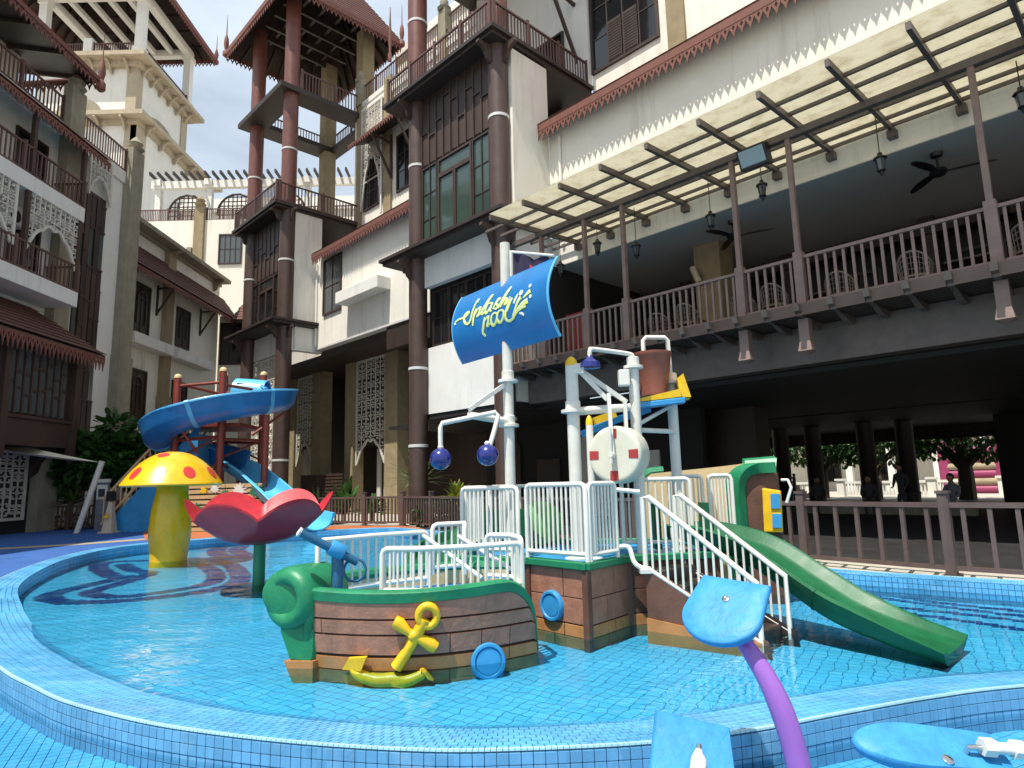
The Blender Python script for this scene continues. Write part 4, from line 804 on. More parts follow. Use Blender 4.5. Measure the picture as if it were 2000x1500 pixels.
archface(-30.6, -27.6, 40.598, 26.52, 28.2).build('arched_opening', 'stone_grey', VT); archface(42, 45.6, -25.298, 26.52, 28.2, 'y').build('arched_opening', 'stone_grey', VT)
MB().box(-24.69, -24.6, 45.6, 46.4, 21.6, 22.8).build('window', 'glass_dark', VT)
for x, y in ((-32, 40.6), (-25.2, 40.6), (-25.2, 47.0), (-32, 47)): MB().box(x-.27, x+.27, y-.27, y+.27, 31.1, 36.2).box(x-.36, x+.36, y-.36, y+.36, 31.1, 31.9).box(x-.36, x+.36, y-.36, y+.36, 35.4, 35.8).build('roof_post', 'white_wall', VT)
railing(VT, (-31.7, 40.4), (-28.9, 40.4), 31.1, 32.2, 18, 'rail_red', 1, .05, .08); railing(VT, (-28.3, 40.4), (-25.5, 40.4), 31.1, 32.2, 18, 'rail_red', 1, .05, .08); railing(VT, (-25.1, 41), (-25.1, 46.7), 31.1, 32.2, 30, 'rail_red', 1, .05, .08)
MB().box(-28.9, -28.3, 40.2, 40.6, 31.1, 32.5).build('rail_pier', 'white_wall', VT)
u0, u1, c0, c1, ze, ap = -34.0, -23.5, 38.6, 48.0, 36.2, Vector((-28.6, 43.4, 44)); cs = [Vector(p) for p in ((u0, c0, ze), (u1, c0, ze), (u1, c1, ze), (u0, c1, ze))]
rf = MB().grid([cs, [ap]*4], True).build('roof', 'wood_brown', VT)
for k in range(4):
    a, b_ = cs[k], cs[(k+1) % 4]; MB().bar(a, b_, .12, .36).build('eave_board', 'fringe', rf); fringe(rf, a-Vector((0, 0, .15)), b_-Vector((0, 0, .15)), .4, .3)
    for i in range(1, 10): t = i/10; p = a.lerp(b_, t)-Vector((0, 0, .2)); q = p.lerp(ap-Vector((0, 0, .2)), .8*min(t, 1-t)*2); MB().bar(p, q, .1, .16).build('rafter', 'wood_dark', rf)
    for i in range(1, 7): t = i/8; MB().bar(a.lerp(ap, t)-Vector((0, 0, .12)), b_.lerp(ap, t)-Vector((0, 0, .12)), .08, .1).build('purlin', 'wood_dark', rf)
    MB().lathe([(.12, 0), (.2, .1), (.2, .3), (.09, .45), (.17, .9), (.04, 1.4), (.01, 2.6)], 10, tuple(a-Vector((0, 0, .35)))).build('corner_finial', 'fringe', rf, True)
MB().box(-32.3, -24.9, 40.35, 40.85, 35.8, 36.35).box(-25.45, -24.95, 40.86, 47.2, 35.8, 36.35).box(-32.25, -31.75, 40.86, 47.2, 35.8, 36.35).box(-31.7, -25.5, 46.75, 47.2, 35.8, 36.35).build('ring_beam', 'white_wall', VT)
for i in range(1, 5): MB().box(-32.2+i*1.4, -31.9+i*1.4, 40.86, 46.74, 35.9, 36.3).build('cross_beam', 'white_wall', VT)
VT.location = (-36.4, 55.9, -.46); VT.scale = (1.3, 1.3, 1.3)   # stands well behind the terrace building
# air conditioner on the left wing
AC = thing('air_conditioner', 'white outdoor air conditioner unit on the upper left balcony wall', 'air conditioner', (-18.9, 23.0, 11.6))
MB().box(-19.0, -18.5, 22.6, 23.5, 11.6, 12.25).build('casing', 'white_plastic', AC, False, .03); MB().lathe([(.24, 0), (.26, .02), (.2, .03), (.02, .03)], 16, (-18.5, 22.95, 11.92), Matrix.Rotation(PI/2, 4, 'Y')).build('fan_grille', 'black_metal', AC, True)
# ================================================================ courtyard seen through the undercroft
CW = thing('courtyard_house', 'pale sunlit house with white columns beyond the undercroft', 'building', (-16, 60, 0), 'B')
MB().box(-40, 10, 62, 66, GZ, 12).build('wall', 'cream', CW)
for i in range(9): u = -26+i*3.2; MB().box(u-.25, u+.25, 58.5, 59, GZ, 5.6).box(u-.4, u+.4, 58.35, 59.15, GZ, .6).box(u-.4, u+.4, 58.35, 59.15, 5, 5.6).build('column', 'white_wall', CW)
MB().box(-28, 4, 58.2, 62, 5.6, 6.4).build('entablature', 'white_wall', CW); tiled_roof(CW, (-28, 57.6, 6.2), (4, 57.6, 6.2), (4, 62, 8.4), (-28, 62, 8.4), 60, 9)
for i in range(5): window(CW, -24+i*5, -21.5+i*5, 62, 1, 4, 2, 2, 'wood_dark', 'glass_dark', -1)
BA = thing('courtyard_balustrade', 'white stone balustrade with square piers in the bright courtyard', 'balustrade', (-14, 46, GZ), 'B')
for i in range(12):
    u = -23+i*1.75; MB().box(u-.22, u+.22, 45.8, 46.2, GZ, 1.15).box(u-.3, u+.3, 45.72, 46.28, 1.15, 1.28).build('pier', 'white_wall', BA)
    if i not in (3, 8, 9):
        MB().box(u+.24, u+1.5, 45.9, 46.1, .95, 1.1).build('coping', 'white_wall', BA)
        for j in range(6): MB().lathe([(.05, .2), (.085, .4), (.04, .75), (.06, .95)], 6, (u+.35+j*.2, 46, 0)).build('baluster', 'white_wall', BA, True)
IN = thing('inflatable', 'pink and yellow striped inflatable in the courtyard', 'inflatable', (-11, 52, GZ), 'B')
for j, mt in enumerate(('inflatable_pink', 'rubber_tan', 'inflatable_pink', 'rubber_tan', 'inflatable_pink', 'inflatable_pink')): MB().tube([(-11.2, 52, .4+j*.5), (-8.3, 52, .4+j*.5)], .27, 10).build('air_tube', mt, IN, True)
for u in (-11.3, -8.2): MB().tube([(u, 52, GZ), (u, 52, 3.3)], .35, 10).sphere((u, 52, 3.4), .4, 10).build('air_post', 'inflatable_pink', IN, True)
SR = thing('courtyard_stair', 'dark wooden stair with newel posts beside the undercroft column', 'stair', (-17, 41, GZ), 'B')
for i in range(8): MB().box(-19.5+i*.32, -19.1+i*.32, 41, 43, GZ, 2.3-i*.27).build('step', 'wood_dark', SR)
for i in range(5): MB().box(-19.5+i*.62, -19.35+i*.62, 40.8, 40.95, GZ, 3.5-i*.5).sphere((-19.42+i*.62, 40.88, 3.6-i*.5), .11, 8).build('newel', 'wood_dark', SR)
for i in range(2): MB().bar((-19.4, 40.88, 3.3-i*.7), (-16.9, 40.88, 1.3-i*.7), .07, .07).build('rail', 'wood_dark', SR)
def leaves(n, cen, rad, size, rng, leafw=.5, shell=.45, flat=.6, droop=.3):
    m = MB()
    for _ in range(n):
        d = Vector((rng.gauss(0, 1), rng.gauss(0, 1), rng.gauss(0, 1))).normalized(); r = shell+(1-shell)*rng.random()**.6
        p = Vector((cen[0]+d.x*rad[0]*r, cen[1]+d.y*rad[1]*r, cen[2]+d.z*rad[2]*r))
        ax = (d+Vector((rng.gauss(0, .5), rng.gauss(0, .5), rng.gauss(0, .4)-droop))).normalized(); sd_ = ax.cross(Vector((rng.gauss(0, .4), rng.gauss(0, .4), 1))).normalized(); nn = sd_.cross(ax)
        L = size*rng.uniform(.6, 1.25); w = L*leafw
        m.quad(p, p+ax*L*.35+sd_*w*.5+nn*.05*L, p+ax*L*.75+sd_*w*.45+nn*.03*L, p+ax*L-nn*.08*L, p+ax*L*.75-sd_*w*.45+nn*.03*L, p+ax*L*.35-sd_*w*.5+nn*.05*L)
    return m
def tree(name, label, cat, base, h, lobes, size, mat, n, seed, tr=.12, leafw=.5, group=None, frame='W'):
    rng = random.Random(seed); T = thing(name, label, cat, base, frame, group); b = MB(); x, y, z = base
    b.tube([(x, y, z), (x+.05, y, z+h*.3), (x-.04, y+.05, z+h*.6), (x, y, z+h*.85)], [tr, tr*.85, tr*.65, tr*.3], 8)
    for c_, r in lobes: b.tube([(x, y, z+h*.35), ((x+c_[0])/2, (y+c_[1])/2, (z+h*.45+c_[2])/2), c_], [tr*.55, tr*.4, tr*.1], 6)
    b.build('trunk', 'trunk', T, True); m = MB(); tot = sum(r[0]*r[1]*r[2] for _, r in lobes)
    for c_, r in lobes:
        q = leaves(int(n*r[0]*r[1]*r[2]/tot), c_, r, size, rng, leafw); o = len(m.v); m.v += q.v; m.f += [tuple(o+i for i in f) for f in q.f]
    m.build('crown', mat, T); return T
for i, (u, c_, lab) in enumerate(((-20.5, 41.5, 'tree with drooping leaves at the far left opening of the undercroft'), (-15.6, 42.2, 'leafy tree between the middle columns behind the undercroft'), (-12.4, 41.5, 'tree hanging over the white balustrade piers of the courtyard'), (-8.0, 40.8, 'thick-trunked dark tree at the right of the courtyard opening'))):
    tree('courtyard_tree', lab, 'tree', (u, c_, GZ), 4.5, [((u+a*1.2, c_+b, 3.3+d), (1.35, 1.1, 1.0)) for a, b, d in ((-1, 0, -.1), (0, .5, .5), (1, -.3, -.3), (1.7, .2, .3), (-1.6, .1, .3))], .34, 'leaf', 1500, 20+i, .42 if i == 3 else .2, .55, 'courtyard trees', 'B')
# ================================================================ balcony furniture and fittings
def lantern(u, z, lab):
    T = thing('hanging_lantern', lab, 'lantern', (u, 15.5, z), 'B', 'lanterns under the canopy'); MB().tube([(u, 15.5, z+.28), (u, 15.5, zc(15.5)+.02)], .012, 5).build('cable', 'black_metal', T)
    MB().lathe([(.01, .3), (.05, .28), (.06, .22), (.14, .17), (.15, .14), (.1, .13)], 8, (u, 15.5, z)).lathe([(.1, -.14), (.05, -.18), (.03, -.24), (.005, -.27)], 8, (u, 15.5, z)).build('cap', 'black_metal', T); MB().lathe([(.06, -.14), (.1, .13)], 6, (u, 15.5, z)).build('glass_body', 'glass_grey', T)
    b = MB()
    for k in range(6): a = k*PI/3; b.bar((u+.07*math.cos(a), 15.5+.07*math.sin(a), z-.15), (u+.11*math.cos(a), 15.5+.11*math.sin(a), z+.14), .012, .012)
    b.build('cage', 'black_metal', T)
for u, z, lab in ((-3.87, 8.4, 'hanging lantern nearest the right canopy post'), (-6.58, 8.75, 'hanging lantern directly below the floodlight'), (-8.04, 8.4, 'hanging lantern in front of the left ceiling fan'), (-10.47, 8.25, 'hanging lantern above the empty stretch of railing left of the fan'), (-11.9, 8.75, 'hanging lantern close to the second post from the sign'), (-13.46, 8.45, 'hanging lantern just right of the blue sign'), (-1.3, 8.75, 'hanging lantern cut by the right edge of the photo')): lantern(u, z, lab)
def fan(u, c_, lab):
    T = thing('ceiling_fan', lab, 'fan', (u, c_, 9.07), 'B', 'ceiling fans'); MB().lathe([(.14, 9.07), (.12, 8.98), (.03, 8.94), (.03, 8.7), (.16, 8.66), (.2, 8.58), (.12, 8.5), (.02, 8.48)], 16, (u, c_, 0)).build('motor', 'black_metal', T, True)
    for k in range(3):
        a = k*2*PI/3+.25; d = Vector((math.cos(a), math.sin(a), 0)); s_ = Vector((-d.y, d.x, 0)); o = Vector((u, c_, 8.57)); P = [(.1, .05), (.4, .1), (.7, .11), (1.05, .07), (1.12, 0), (1.05, -.05), (.7, -.08), (.4, -.07), (.1, -.05)]
        MB().prism([o+d*x+s_*y+Vector((0, 0, .02*math.sin(x*3)+y*.2)) for x, y in P], (0, 0, .022)).build('blade', 'black_metal', T)
fan(-3.16, 17.4, 'large black three-blade ceiling fan near the right posts'); fan(-8.4, 17.5, 'black three-blade ceiling fan beside the tan interior column')
FL = thing('floodlight', 'square floodlight with pale blue glass fixed to the canopy beam', 'floodlight', (-6.2, 14.4, 9.3), 'B')
MB().hexa([(-6.55, 14.3, 8.85), (-5.85, 14.3, 8.85), (-5.85, 14.55, 8.92), (-6.55, 14.55, 8.92), (-6.55, 14.1, 9.28), (-5.85, 14.1, 9.28), (-5.85, 14.35, 9.35), (-6.55, 14.35, 9.35)]).build('housing', 'black_metal', FL); MB().quad((-6.5, 14.27, 8.9), (-5.9, 14.27, 8.9), (-5.9, 14.1, 9.24), (-6.5, 14.1, 9.24)).build('lens', 'lens_blue', FL)
def chair(u, c_, rz, lab):
    T = thing('rattan_chair', lab, 'chair', (u, c_, 5.29), 'B', 'rattan chairs on the balcony'); R = Matrix.Rotation(rz, 4, 'Z'); o = Vector((u, c_, 5.29)); f = lambda x, y, z: o+R @ Vector((x, y, z))
    for x, y in ((-.25, -.22), (.25, -.22), (-.22, .22), (.22, .22)): MB().tube([f(x*1.1, y*1.1, 0), f(x, y, .42)], .018, 6).build('leg', 'rattan', T)
    MB().prism([f(.3*math.cos(a), .28*math.sin(a), .4) for a in [2*PI*i/16 for i in range(16)]], (0, 0, .05)).build('seat', 'rattan', T); b = MB()
    hoop = [f(.33*math.cos(a), .3*math.sin(a), .62+.33*max(0, math.sin(a))) for a in [-.35+(PI+.7)*i/16 for i in range(17)]]; b.tube(hoop, .022, 6)
    for i in range(17): a = -.35+(PI+.7)*i/16; b.tube([f(.3*math.cos(a), .28*math.sin(a), .44), hoop[i]], .008, 4, False)
    for t in (.25, .5, .75): b.tube([f(.3*math.cos(a), .28*math.sin(a), .44).lerp(hoop[i], t) for i, a in enumerate([-.35+(PI+.7)*i/16 for i in range(17)])], .008, 4, False)
    b.build('back', 'rattan', T, True)
for i, (u, c_, lab) in enumerate(((-3.5, 15.7, 'rattan chair with its back to the railing below the right fan'), (-5.1, 15.9, 'rattan chair just right of the middle balcony post'), (-6.55, 15.6, 'rattan chair behind the post pair in the middle of the railing'), (-7.5, 15.9, 'rattan chair left of the middle post pair'), (-8.9, 15.5, 'rattan chair in front of the tan interior column'), (-10.0, 15.8, 'rattan chair at the left end of the chair row'), (-1.5, 15.6, 'rattan chair at the right edge of the photo'))): chair(u, c_, PI+.2*math.sin(i*3), lab)
def table(u, c_, lab):
    T = thing('dining_table', lab, 'table', (u, c_, 5.29), 'B', 'balcony tables'); MB().box(u-.45, u+.45, c_-.4, c_+.4, 6.0, 6.04).build('top', 'wood_brown', T); MB().tube([(u, c_, 5.3), (u, c_, 6)], .05, 8).lathe([(.25, 5.29), (.24, 5.33), (.05, 5.35)], 12, (u, c_, 0)).build('pedestal', 'black_metal', T)
table(-2.6, 16.5, 'square dining table between the right chairs on the balcony'); table(-6.0, 16.7, 'square dining table behind the middle balcony posts'); table(-9.5, 16.6, 'square dining table near the tan interior column')
RB = thing('roller_banner', 'red banner standing on the balcony behind the railing near the sign', 'banner', (-12.9, 15.6, 5.29), 'B'); MB().box(-13.4, -12.3, 15.6, 15.63, 5.5, 6.9).build('cloth', 'red_fabric', RB); MB().box(-13.45, -12.25, 15.5, 15.75, 5.29, 5.42).build('base', 'black_metal', RB)
SP = thing('wall_speaker', 'small tan cylinder speaker on the interior column', 'speaker', (-10.2, 18.4, 8.1), 'B'); MB().tube([(-10.25, 18.3, 8.3), (-10.05, 18.3, 7.75)], .1, 12).build('body', 'cone_tan', SP, True); MB().bar((-10.15, 18.3, 8.05), (-10.15, 18.6, 8.05), .05, .05).build('arm', 'black_metal', SP)
DC = thing('dome_camera', 'small white dome camera under the undercroft beam', 'camera', (-9.4, 15.7, 4.12), 'B'); MB().tube([(-9.4, 15.6, 4.3), (-9.4, 15.4, 4.28)], .03, 6).lathe([(.08, 4.3), (.1, 4.2), (.1, 4.14)], 12, (-9.4, 15.36, 0)).build('housing', 'white_plastic', DC, True); MB().sphere((-9.4, 15.36, 4.12), .085, 12).build('dome', 'glass_dark', DC, True)
# ================================================================ pirate ship water-play structure
V = Vector
def rail_panel(T, pts, z0, z1, n, r=.026, rb=.013, name='rail_panel', slope=0.):
    # bent tube guard rail: top and bottom pipes round off into the end posts, straight balusters between
    P = [V((x, y, 0)) for x, y in pts]; Ls = [0]
    for a, b in zip(P, P[1:]): Ls.append(Ls[-1]+(b-a).length)
    def at(d):
        for i in range(len(P)-1):
            if d <= Ls[i+1] or i == len(P)-2: return P[i].lerp(P[i+1], (d-Ls[i])/(Ls[i+1]-Ls[i]))
    L = Ls[-1]; zt = lambda d: slope*d
    def up(d, z): p = at(d); return V((p.x, p.y, z+zt(d)))
    c = .05; o = MB(); mids = [d for d in Ls[1:-1]]
    top = [up(0, z0), up(0, z1-c), up(c*.3, z1-c*.3), up(c, z1)]+[up(d, z1) for d in mids]+[up(L-c, z1), up(L-c*.3, z1-c*.3), up(L, z1-c), up(L, z0)]
    o.tube(top, r, 10); o = o.build(name, 'white_plastic', T, True)
    MB().tube([up(0, z0+.07)]+[up(d, z0+.07) for d in mids]+[up(L, z0+.07)], r*.9, 8).build('bottom_rail', 'white_plastic', o, True)
    for i in range(n): d = L*(i+1)/(n+1); MB().tube([up(d, z0+.07), up(d, z1)], rb, 6, False).build('baluster', 'white_plastic', o, True)
    return o
SH = thing('pirate_ship', 'brown and green pirate ship bow with white rails standing in the pool', 'play structure', (-.9, 6.4, FZ))
side = resample(cat_rom([V(p) for p in ((-2.02, 6.16, 0), (-1.77, 5.96, 0), (-1.45, 5.84, 0), (-1.15, 5.78, 0), (-.82, 5.78, 0), (-.5, 5.86, 0), (-.15, 6.04, 0), (.17, 6.27, 0))], 8), .04); NSD = len(side)
def topz(t): return .64-.03*math.sin(PI*min(1, t/.8))+(.0 if t < .84 else -.58*(1-math.sqrt(max(0, 1-((t-.84)/.16)**2))))
def sp(k, z, off=0.):
    if k != int(k): f_ = k-int(k); return sp(int(k), z, off).lerp(sp(min(int(k)+1, NSD-1), z, off), f_)
    k = int(k)
    t = side[min(k+1, NSD-1)]-side[max(k-1, 0)]; n = V((t.y, -t.x, 0)).normalized()   # outward, towards the viewer
    if n.y > 0: n = -n
    q = side[k]+n*(off+.12*max(0, z)); return V((q.x, q.y, z))
core = MB(); core.grid([[sp(k, FZ, -.02) for k in range(NSD)], [sp(k, 0, -.02) for k in range(NSD)], [sp(k, topz(k/(NSD-1))-.03, -.02) for k in range(NSD)], [sp(k, topz(k/(NSD-1))-.03, -.12) for k in range(NSD)], [sp(k, 0, -.12) for k in range(NSD)], [sp(k, FZ, -.12) for k in range(NSD)]])
core.quad(sp(NSD-1, FZ, -.02), sp(NSD-1, .05, -.02), sp(NSD-1, .05, -.12), sp(NSD-1, FZ, -.12)); hull = core.build('hull_side', 'joint', SH, True)
rng = random.Random(5)
def plank_strip(T, k0, k1, z0, z1, mat, proud=.006):
    m = MB(); ks = [k0+.1]+list(range(k0+1, k1))+[k1-.1]; cut = []
    for k in ks:
        tz = topz(k/(NSD-1))-.05; cut.append((min(z0, tz), min(z1, tz)))
    m.grid([[sp(k, c_[0], -.025) for k, c_ in zip(ks, cut)], [sp(k, c_[0]+.004, proud) for k, c_ in zip(ks, cut)], [sp(k, c_[1]-.004, proud) for k, c_ in zip(ks, cut)], [sp(k, c_[1], -.025) for k, c_ in zip(ks, cut)]])
    for k, c_ in ((ks[0], cut[0]), (ks[-1], cut[-1])): m.quad(sp(k, c_[0], -.025), sp(k, c_[0], proud), sp(k, c_[1], proud), sp(k, c_[1], -.025))
    m.build('plank', mat, T)
for j, (z0, z1, mt) in enumerate(((FZ, -.012, 'plank_water_tint'), (-.004, .105, 'plank_orange'), (.125, .285, 'plank'), (.296, .415, 'plank'), (.426, .62, 'plank'))):
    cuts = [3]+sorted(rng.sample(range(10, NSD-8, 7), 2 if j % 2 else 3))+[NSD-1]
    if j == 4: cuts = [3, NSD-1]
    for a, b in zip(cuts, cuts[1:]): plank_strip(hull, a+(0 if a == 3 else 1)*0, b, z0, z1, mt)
tr = MB(); pr = [(-.055, -.05), (.055, -.05), (.055, .03), (.03, .05), (-.055, .05)]
rows = [[sp(k, topz(k/(NSD-1))+z, a-.04) for a, z in pr] for k in range(2, NSD)]; rows.append([V((p.x, p.y, .02)) + (V((0.0, 0, 0)) if i else V((0, 0, 0))) for i, p in enumerate(rows[-1])])
tr.grid(rows, True).build('green_trim', 'ship_green', SH, True)
# far side of the bow hull
fs_ = [V((-2.0, 6.4, 0)), V((-1.5, 7.0, 0)), V((-.7, 7.35, 0)), V((-.1, 7.3, 0))]; fs_ = cat_rom(fs_, 6)
MB().grid([[V((p.x, p.y, z)) for p in fs_] for z in (FZ, .62)]+[[V((p.x, p.y+.1, z)) for p in fs_] for z in (.62, FZ)]).build('far_hull_side', 'tan_panel', SH); MB().tube([V((p.x, p.y+.05, .64)) for p in fs_], .06, 8).build('green_trim', 'ship_green', SH, True)
MB().prism([V((p.x, p.y, .42)) for p in [side[k] for k in range(2, NSD, 4)]]+[V((p.x, p.y, .42)) for p in reversed(fs_)], (0, 0, .05)).build('bow_deck', 'play_blue', SH)
# scroll figurehead at the bow
sc_ = [(-1.72, .60), (-1.76, .72), (-1.84, .80), (-1.95, .845), (-2.07, .845), (-2.18, .80), (-2.255, .72), (-2.28, .62), (-2.25, .52), (-2.18, .44), (-2.09, .35), (-2.02, .22), (-1.97, .1), (-1.95, .06), (-1.84, .05), (-1.74, .06), (-1.73, .3), (-1.75, .45)]
d_ = V((-.8, -.6, 0)).normalized(); nn = V((-.45, -.9, 0)).normalized()
def bow(x, z, o): return V((x, 6.02-.15*(x+1.75), z))+nn*o
P2 = resample(cat_rom([V((x, z, 0)) for x, z in sc_], 4, True), .03, True); cx, cz = -1.98, .55; rows = []
for o, s_ in ((-.34, .9), (-.3, 1), (.0, 1.0), (.06, .96), (.1, .88), (.115, .78)):
    rows.append([bow(p.x+(cx-p.x)*(1-s_)*(1 if p.y > .3 else .35), p.y+(cz-p.y)*(1-s_)*(1 if p.y > .3 else .12), o) for p in P2])
b = MB().grid(rows, True); i = len(b.v)-len(P2); b.f.append(tuple(range(i, i+len(P2)))); b.f.append(tuple(range(len(P2)-1, -1, -1))); fg = b.build('figurehead', 'ship_green', SH, True)
MB().lathe([(.001, -.42), (.2, -.41), (.25, -.38), (.275, -.33), (.28, -.2), (.28, .03), (.27, .09), (.24, .135), (.2, .155), (.16, .15), (.125, .12), (.1, .085), (.06, .07), (.001, .075)], 36, tuple(bow(-2.0, .575, 0)), nn.to_track_quat('Z', 'Y').to_matrix().to_4x4(), False).build('scroll_roll', 'ship_green', fg, True)
vp = cat_rom([bow(x, z, o) for x, z, o in ((-1.82, .2, .09), (-1.8, .34, .1), (-1.78, .48, .1), (-1.79, .62, .09), (-1.84, .72, .08))], 6); MB().tube(vp, [.02+.035*math.sin(PI*i/(len(vp)-1)) for i in range(len(vp))], 12).build('scroll_fold', 'ship_green', fg, True)
MB().prism([bow(-1.99, .06, -.2), bow(-1.72, .06, -.2), bow(-1.72, FZ, -.2), bow(-1.9, FZ, -.2)], nn*.345).build('bow_foot', 'plank_orange', SH)
# anchor in relief
def onhull(x, z, o=.05):
    k = min(range(NSD), key=lambda i: abs(side[i].x-x)); q = sp(k, z, o); return V((x, q.y, z))
an = MB(); ANP = lambda L, o=.045: [onhull(x, z, o) for x, z in L]
an.tube(ANP([(-.78, .43), (-.84, .33), (-.93, .18), (-1.03, .04)], .05), [.046, .05, .045, .052], 12)
an.tube([onhull(-.76+.075*math.cos(a), .455+.085*math.sin(a), .06) for a in [2*PI*k/20 for k in range(20)]], .034, 10, closed=True)
an.tube(ANP([(-1.04, .425), (-1.0, .4), (-.93, .335), (-.85, .285), (-.74, .22), (-.7, .19)], .055), [.05, .06, .036, .036, .06, .05], 12)
an.sphere(onhull(-.88, .3, .06), .05, 12)
arc = cat_rom([onhull(x, z, .05) for x, z in ((-1.42, .05), (-1.36, -.02), (-1.2, -.065), (-1.06, -.06), (-.97, -.075), (-.9, -.06), (-.8, -.02))], 6)
an.tube(arc, [.026+.034*math.sin(PI*(i+3)/(len(arc)+6)) for i in range(len(arc))], 10)
for (x, z), (x2, z2) in (((-1.5, .02), (-1.28, .13)), ((-.76, -.06), (-.8, .03))): an.prism([onhull(x, z, .03), onhull((x+x2)/2+.06, (z+z2)/2-.06, .03), onhull(x2, z2, .03), onhull((x+x2)/2-.05, (z+z2)/2+.04, .03)], (0, -.06, 0))
an.build('anchor', 'plastic_yellow', SH, True)
def porthole(T, c_, n, r, tilt=0):
    R = V(n).normalized().to_track_quat('Z', 'Y').to_matrix().to_4x4(); o = MB().lathe([(r, -.02), (r, .03), (r*.93, .045), (r*.8, .045), (r*.74, .03)], 28, tuple(c_), R, False).build('porthole', 'play_blue', T, True)
    MB().lathe([(r*.76, .02), (r*.7, .034), (.001, .036)], 28, tuple(c_), R, False).build('pane', 'play_blue', o, True); return o
ph = porthole(SH, onhull(-.27, .015, .04), (.25, -.95, .1), .155)
# rails on the bow
rail_panel(SH, [(-1.2, 5.95), (-.85, 5.88), (-.45, 5.95), (.05, 6.2)], .56, .99, 17); rail_panel(SH, [(.05, 6.26), (-.05, 6.6), (-.3, 6.75)], .56, 1.03, 7)
rail_panel(SH, [(-1.87, 6.25), (-1.45, 6.75), (-.95, 7.1)], .5, 1.05, 12); rail_panel(SH, [(-.9, 7.15), (-.55, 7.3), (-.55, 7.1)], .6, 1.12, 7)
for P in ([(-.98, 7.0, 1.02), (-.35, 6.65, .62)], [(-.62, 7.1, 1.0), (.0, 6.75, .65)]): MB().tube(P, .022, 8).build('stair_rail', 'white_plastic', SH, True)
MB().tube([(-1.2, 5.98, .5), (-1.2, 5.98, .89)], .03, 10).build('corner_post', 'white_plastic', SH, True)
CN = thing('water_cannon', 'blue water cannon with handle mounted on the ship bow', 'water cannon', (-1.63, 6.0, .48))
MB().tube([(-1.62, 6.02, .47), (-1.62, 6.02, .95)], .055, 14).build('stand', 'cannon_blue', CN, True); MB().tube([(-1.9, 5.83, 1.16), (-1.45, 6.05, .87)], .038, 14).build('barrel', 'cannon_blue', CN, True)
MB().lathe([(.066, -.07), (.072, -.06), (.072, .06), (.066, .07)], 20, (-1.62, 5.98, .99), (V((-.45, -.22, .29))).to_track_quat('Z', 'Y').to_matrix().to_4x4()).build('collar', 'play_blue', CN, True)
MB().tube([V((-1.47, 6.03, .8))+V((.1*math.cos(a), .02, .1*math.sin(a))) for a in [2*PI*k/20 for k in range(20)]], .012, 8, closed=True).build('handle', 'cannon_blue', CN, True)
MB().lathe([(.04, 0), (.044, .02), (.03, .025), (.02, .01)], 14, (-1.9, 5.83, 1.16), (V((-.45, -.22, .29))).to_track_quat('Z', 'Y').to_matrix().to_4x4()).build('nozzle', 'ring_white', CN, True)
# ---- ship's rear platform -------------------------------------------------------------------
PF = thing('ship_platform', 'ship rear platform with plank walls, green edge and white guard rails', 'play structure', (.8, 8, FZ))
poly = [(-.65, 7.7), (.14, 7.32), (.7, 6.7), (1.22, 7.3), (2.25, 7.45), (2.5, 8.2), (2.2, 9.2), (.6, 9.5), (-.5, 9.0)]
MB().prism([(x, y, FZ) for x, y in poly], (0, 0, .78)).build('core', 'joint', PF); MB().prism([(x, y, .655) for x, y in poly], (0, 0, .012)).build('deck', 'play_blue', PF)
cen = V((.8, 8, 0))
for i in range(len(poly)):
    a, b_ = V((*poly[i], 0)), V((*poly[(i+1) % len(poly)], 0)); d = (b_-a).normalized(); n = V((d.y, -d.x, 0)); n = n if n.dot(a-cen) > 0 else -n
    MB().bar(a+n*.005+V((0, 0, .7))-d*.03, b_+n*.005+V((0, 0, .7))+d*.03, .11, .075).build('green_trim', 'ship_green', PF, False, .01, 1)
    L = (b_-a).length
    for j, (z0, z1, mt) in enumerate(((FZ, -.012, 'plank_water_tint'), (-.004, .11, 'plank_orange'), (.125, .37, 'plank'), (.38, .655, 'plank'))):
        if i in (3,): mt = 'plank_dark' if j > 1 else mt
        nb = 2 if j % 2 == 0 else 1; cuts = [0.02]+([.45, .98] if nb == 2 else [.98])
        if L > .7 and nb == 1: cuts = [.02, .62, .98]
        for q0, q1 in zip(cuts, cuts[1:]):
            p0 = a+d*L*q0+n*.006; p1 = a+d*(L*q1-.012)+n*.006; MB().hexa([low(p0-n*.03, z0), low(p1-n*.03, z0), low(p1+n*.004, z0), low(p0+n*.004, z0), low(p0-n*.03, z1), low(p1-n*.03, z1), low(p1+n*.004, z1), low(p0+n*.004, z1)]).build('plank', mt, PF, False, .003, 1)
    MB().bar(a+n*.0+V((0, 0, FZ)), a+V((0, 0, .66)), .07, .07, (d.x, d.y, 0)).build('corner_trim', 'plank_dark', PF)
porthole(PF, V((.37, 7.04, .27)), (-.73, -.68, 0), .155)
rail_panel(PF, [(-.62, 7.68), (-.3, 7.52), (.03, 7.36)], .74, 1.5, 12); rail_panel(PF, [(.13, 7.27), (.72, 6.7)], .74, 1.52, 12); rail_panel(PF, [(.75, 6.72), (1.08, 7.08)], .74, 1.52, 7)
rail_panel(PF, [(-.6, 7.8), (-.45, 8.9)], .74, 1.5, 10); rail_panel(PF, [(-.35, 9.0), (.5, 9.35)], .74, 1.5, 9); rail_panel(PF, [(1.3, 7.95), (2.1, 7.85)], .74, 1.55, 9); rail_panel(PF, [(2.1, 8.9), (2.5, 8.72)], .74, 1.58, 7); rail_panel(PF, [(2.58, 8.7), (2.86, 8.62)], .74, 1.58, 6)
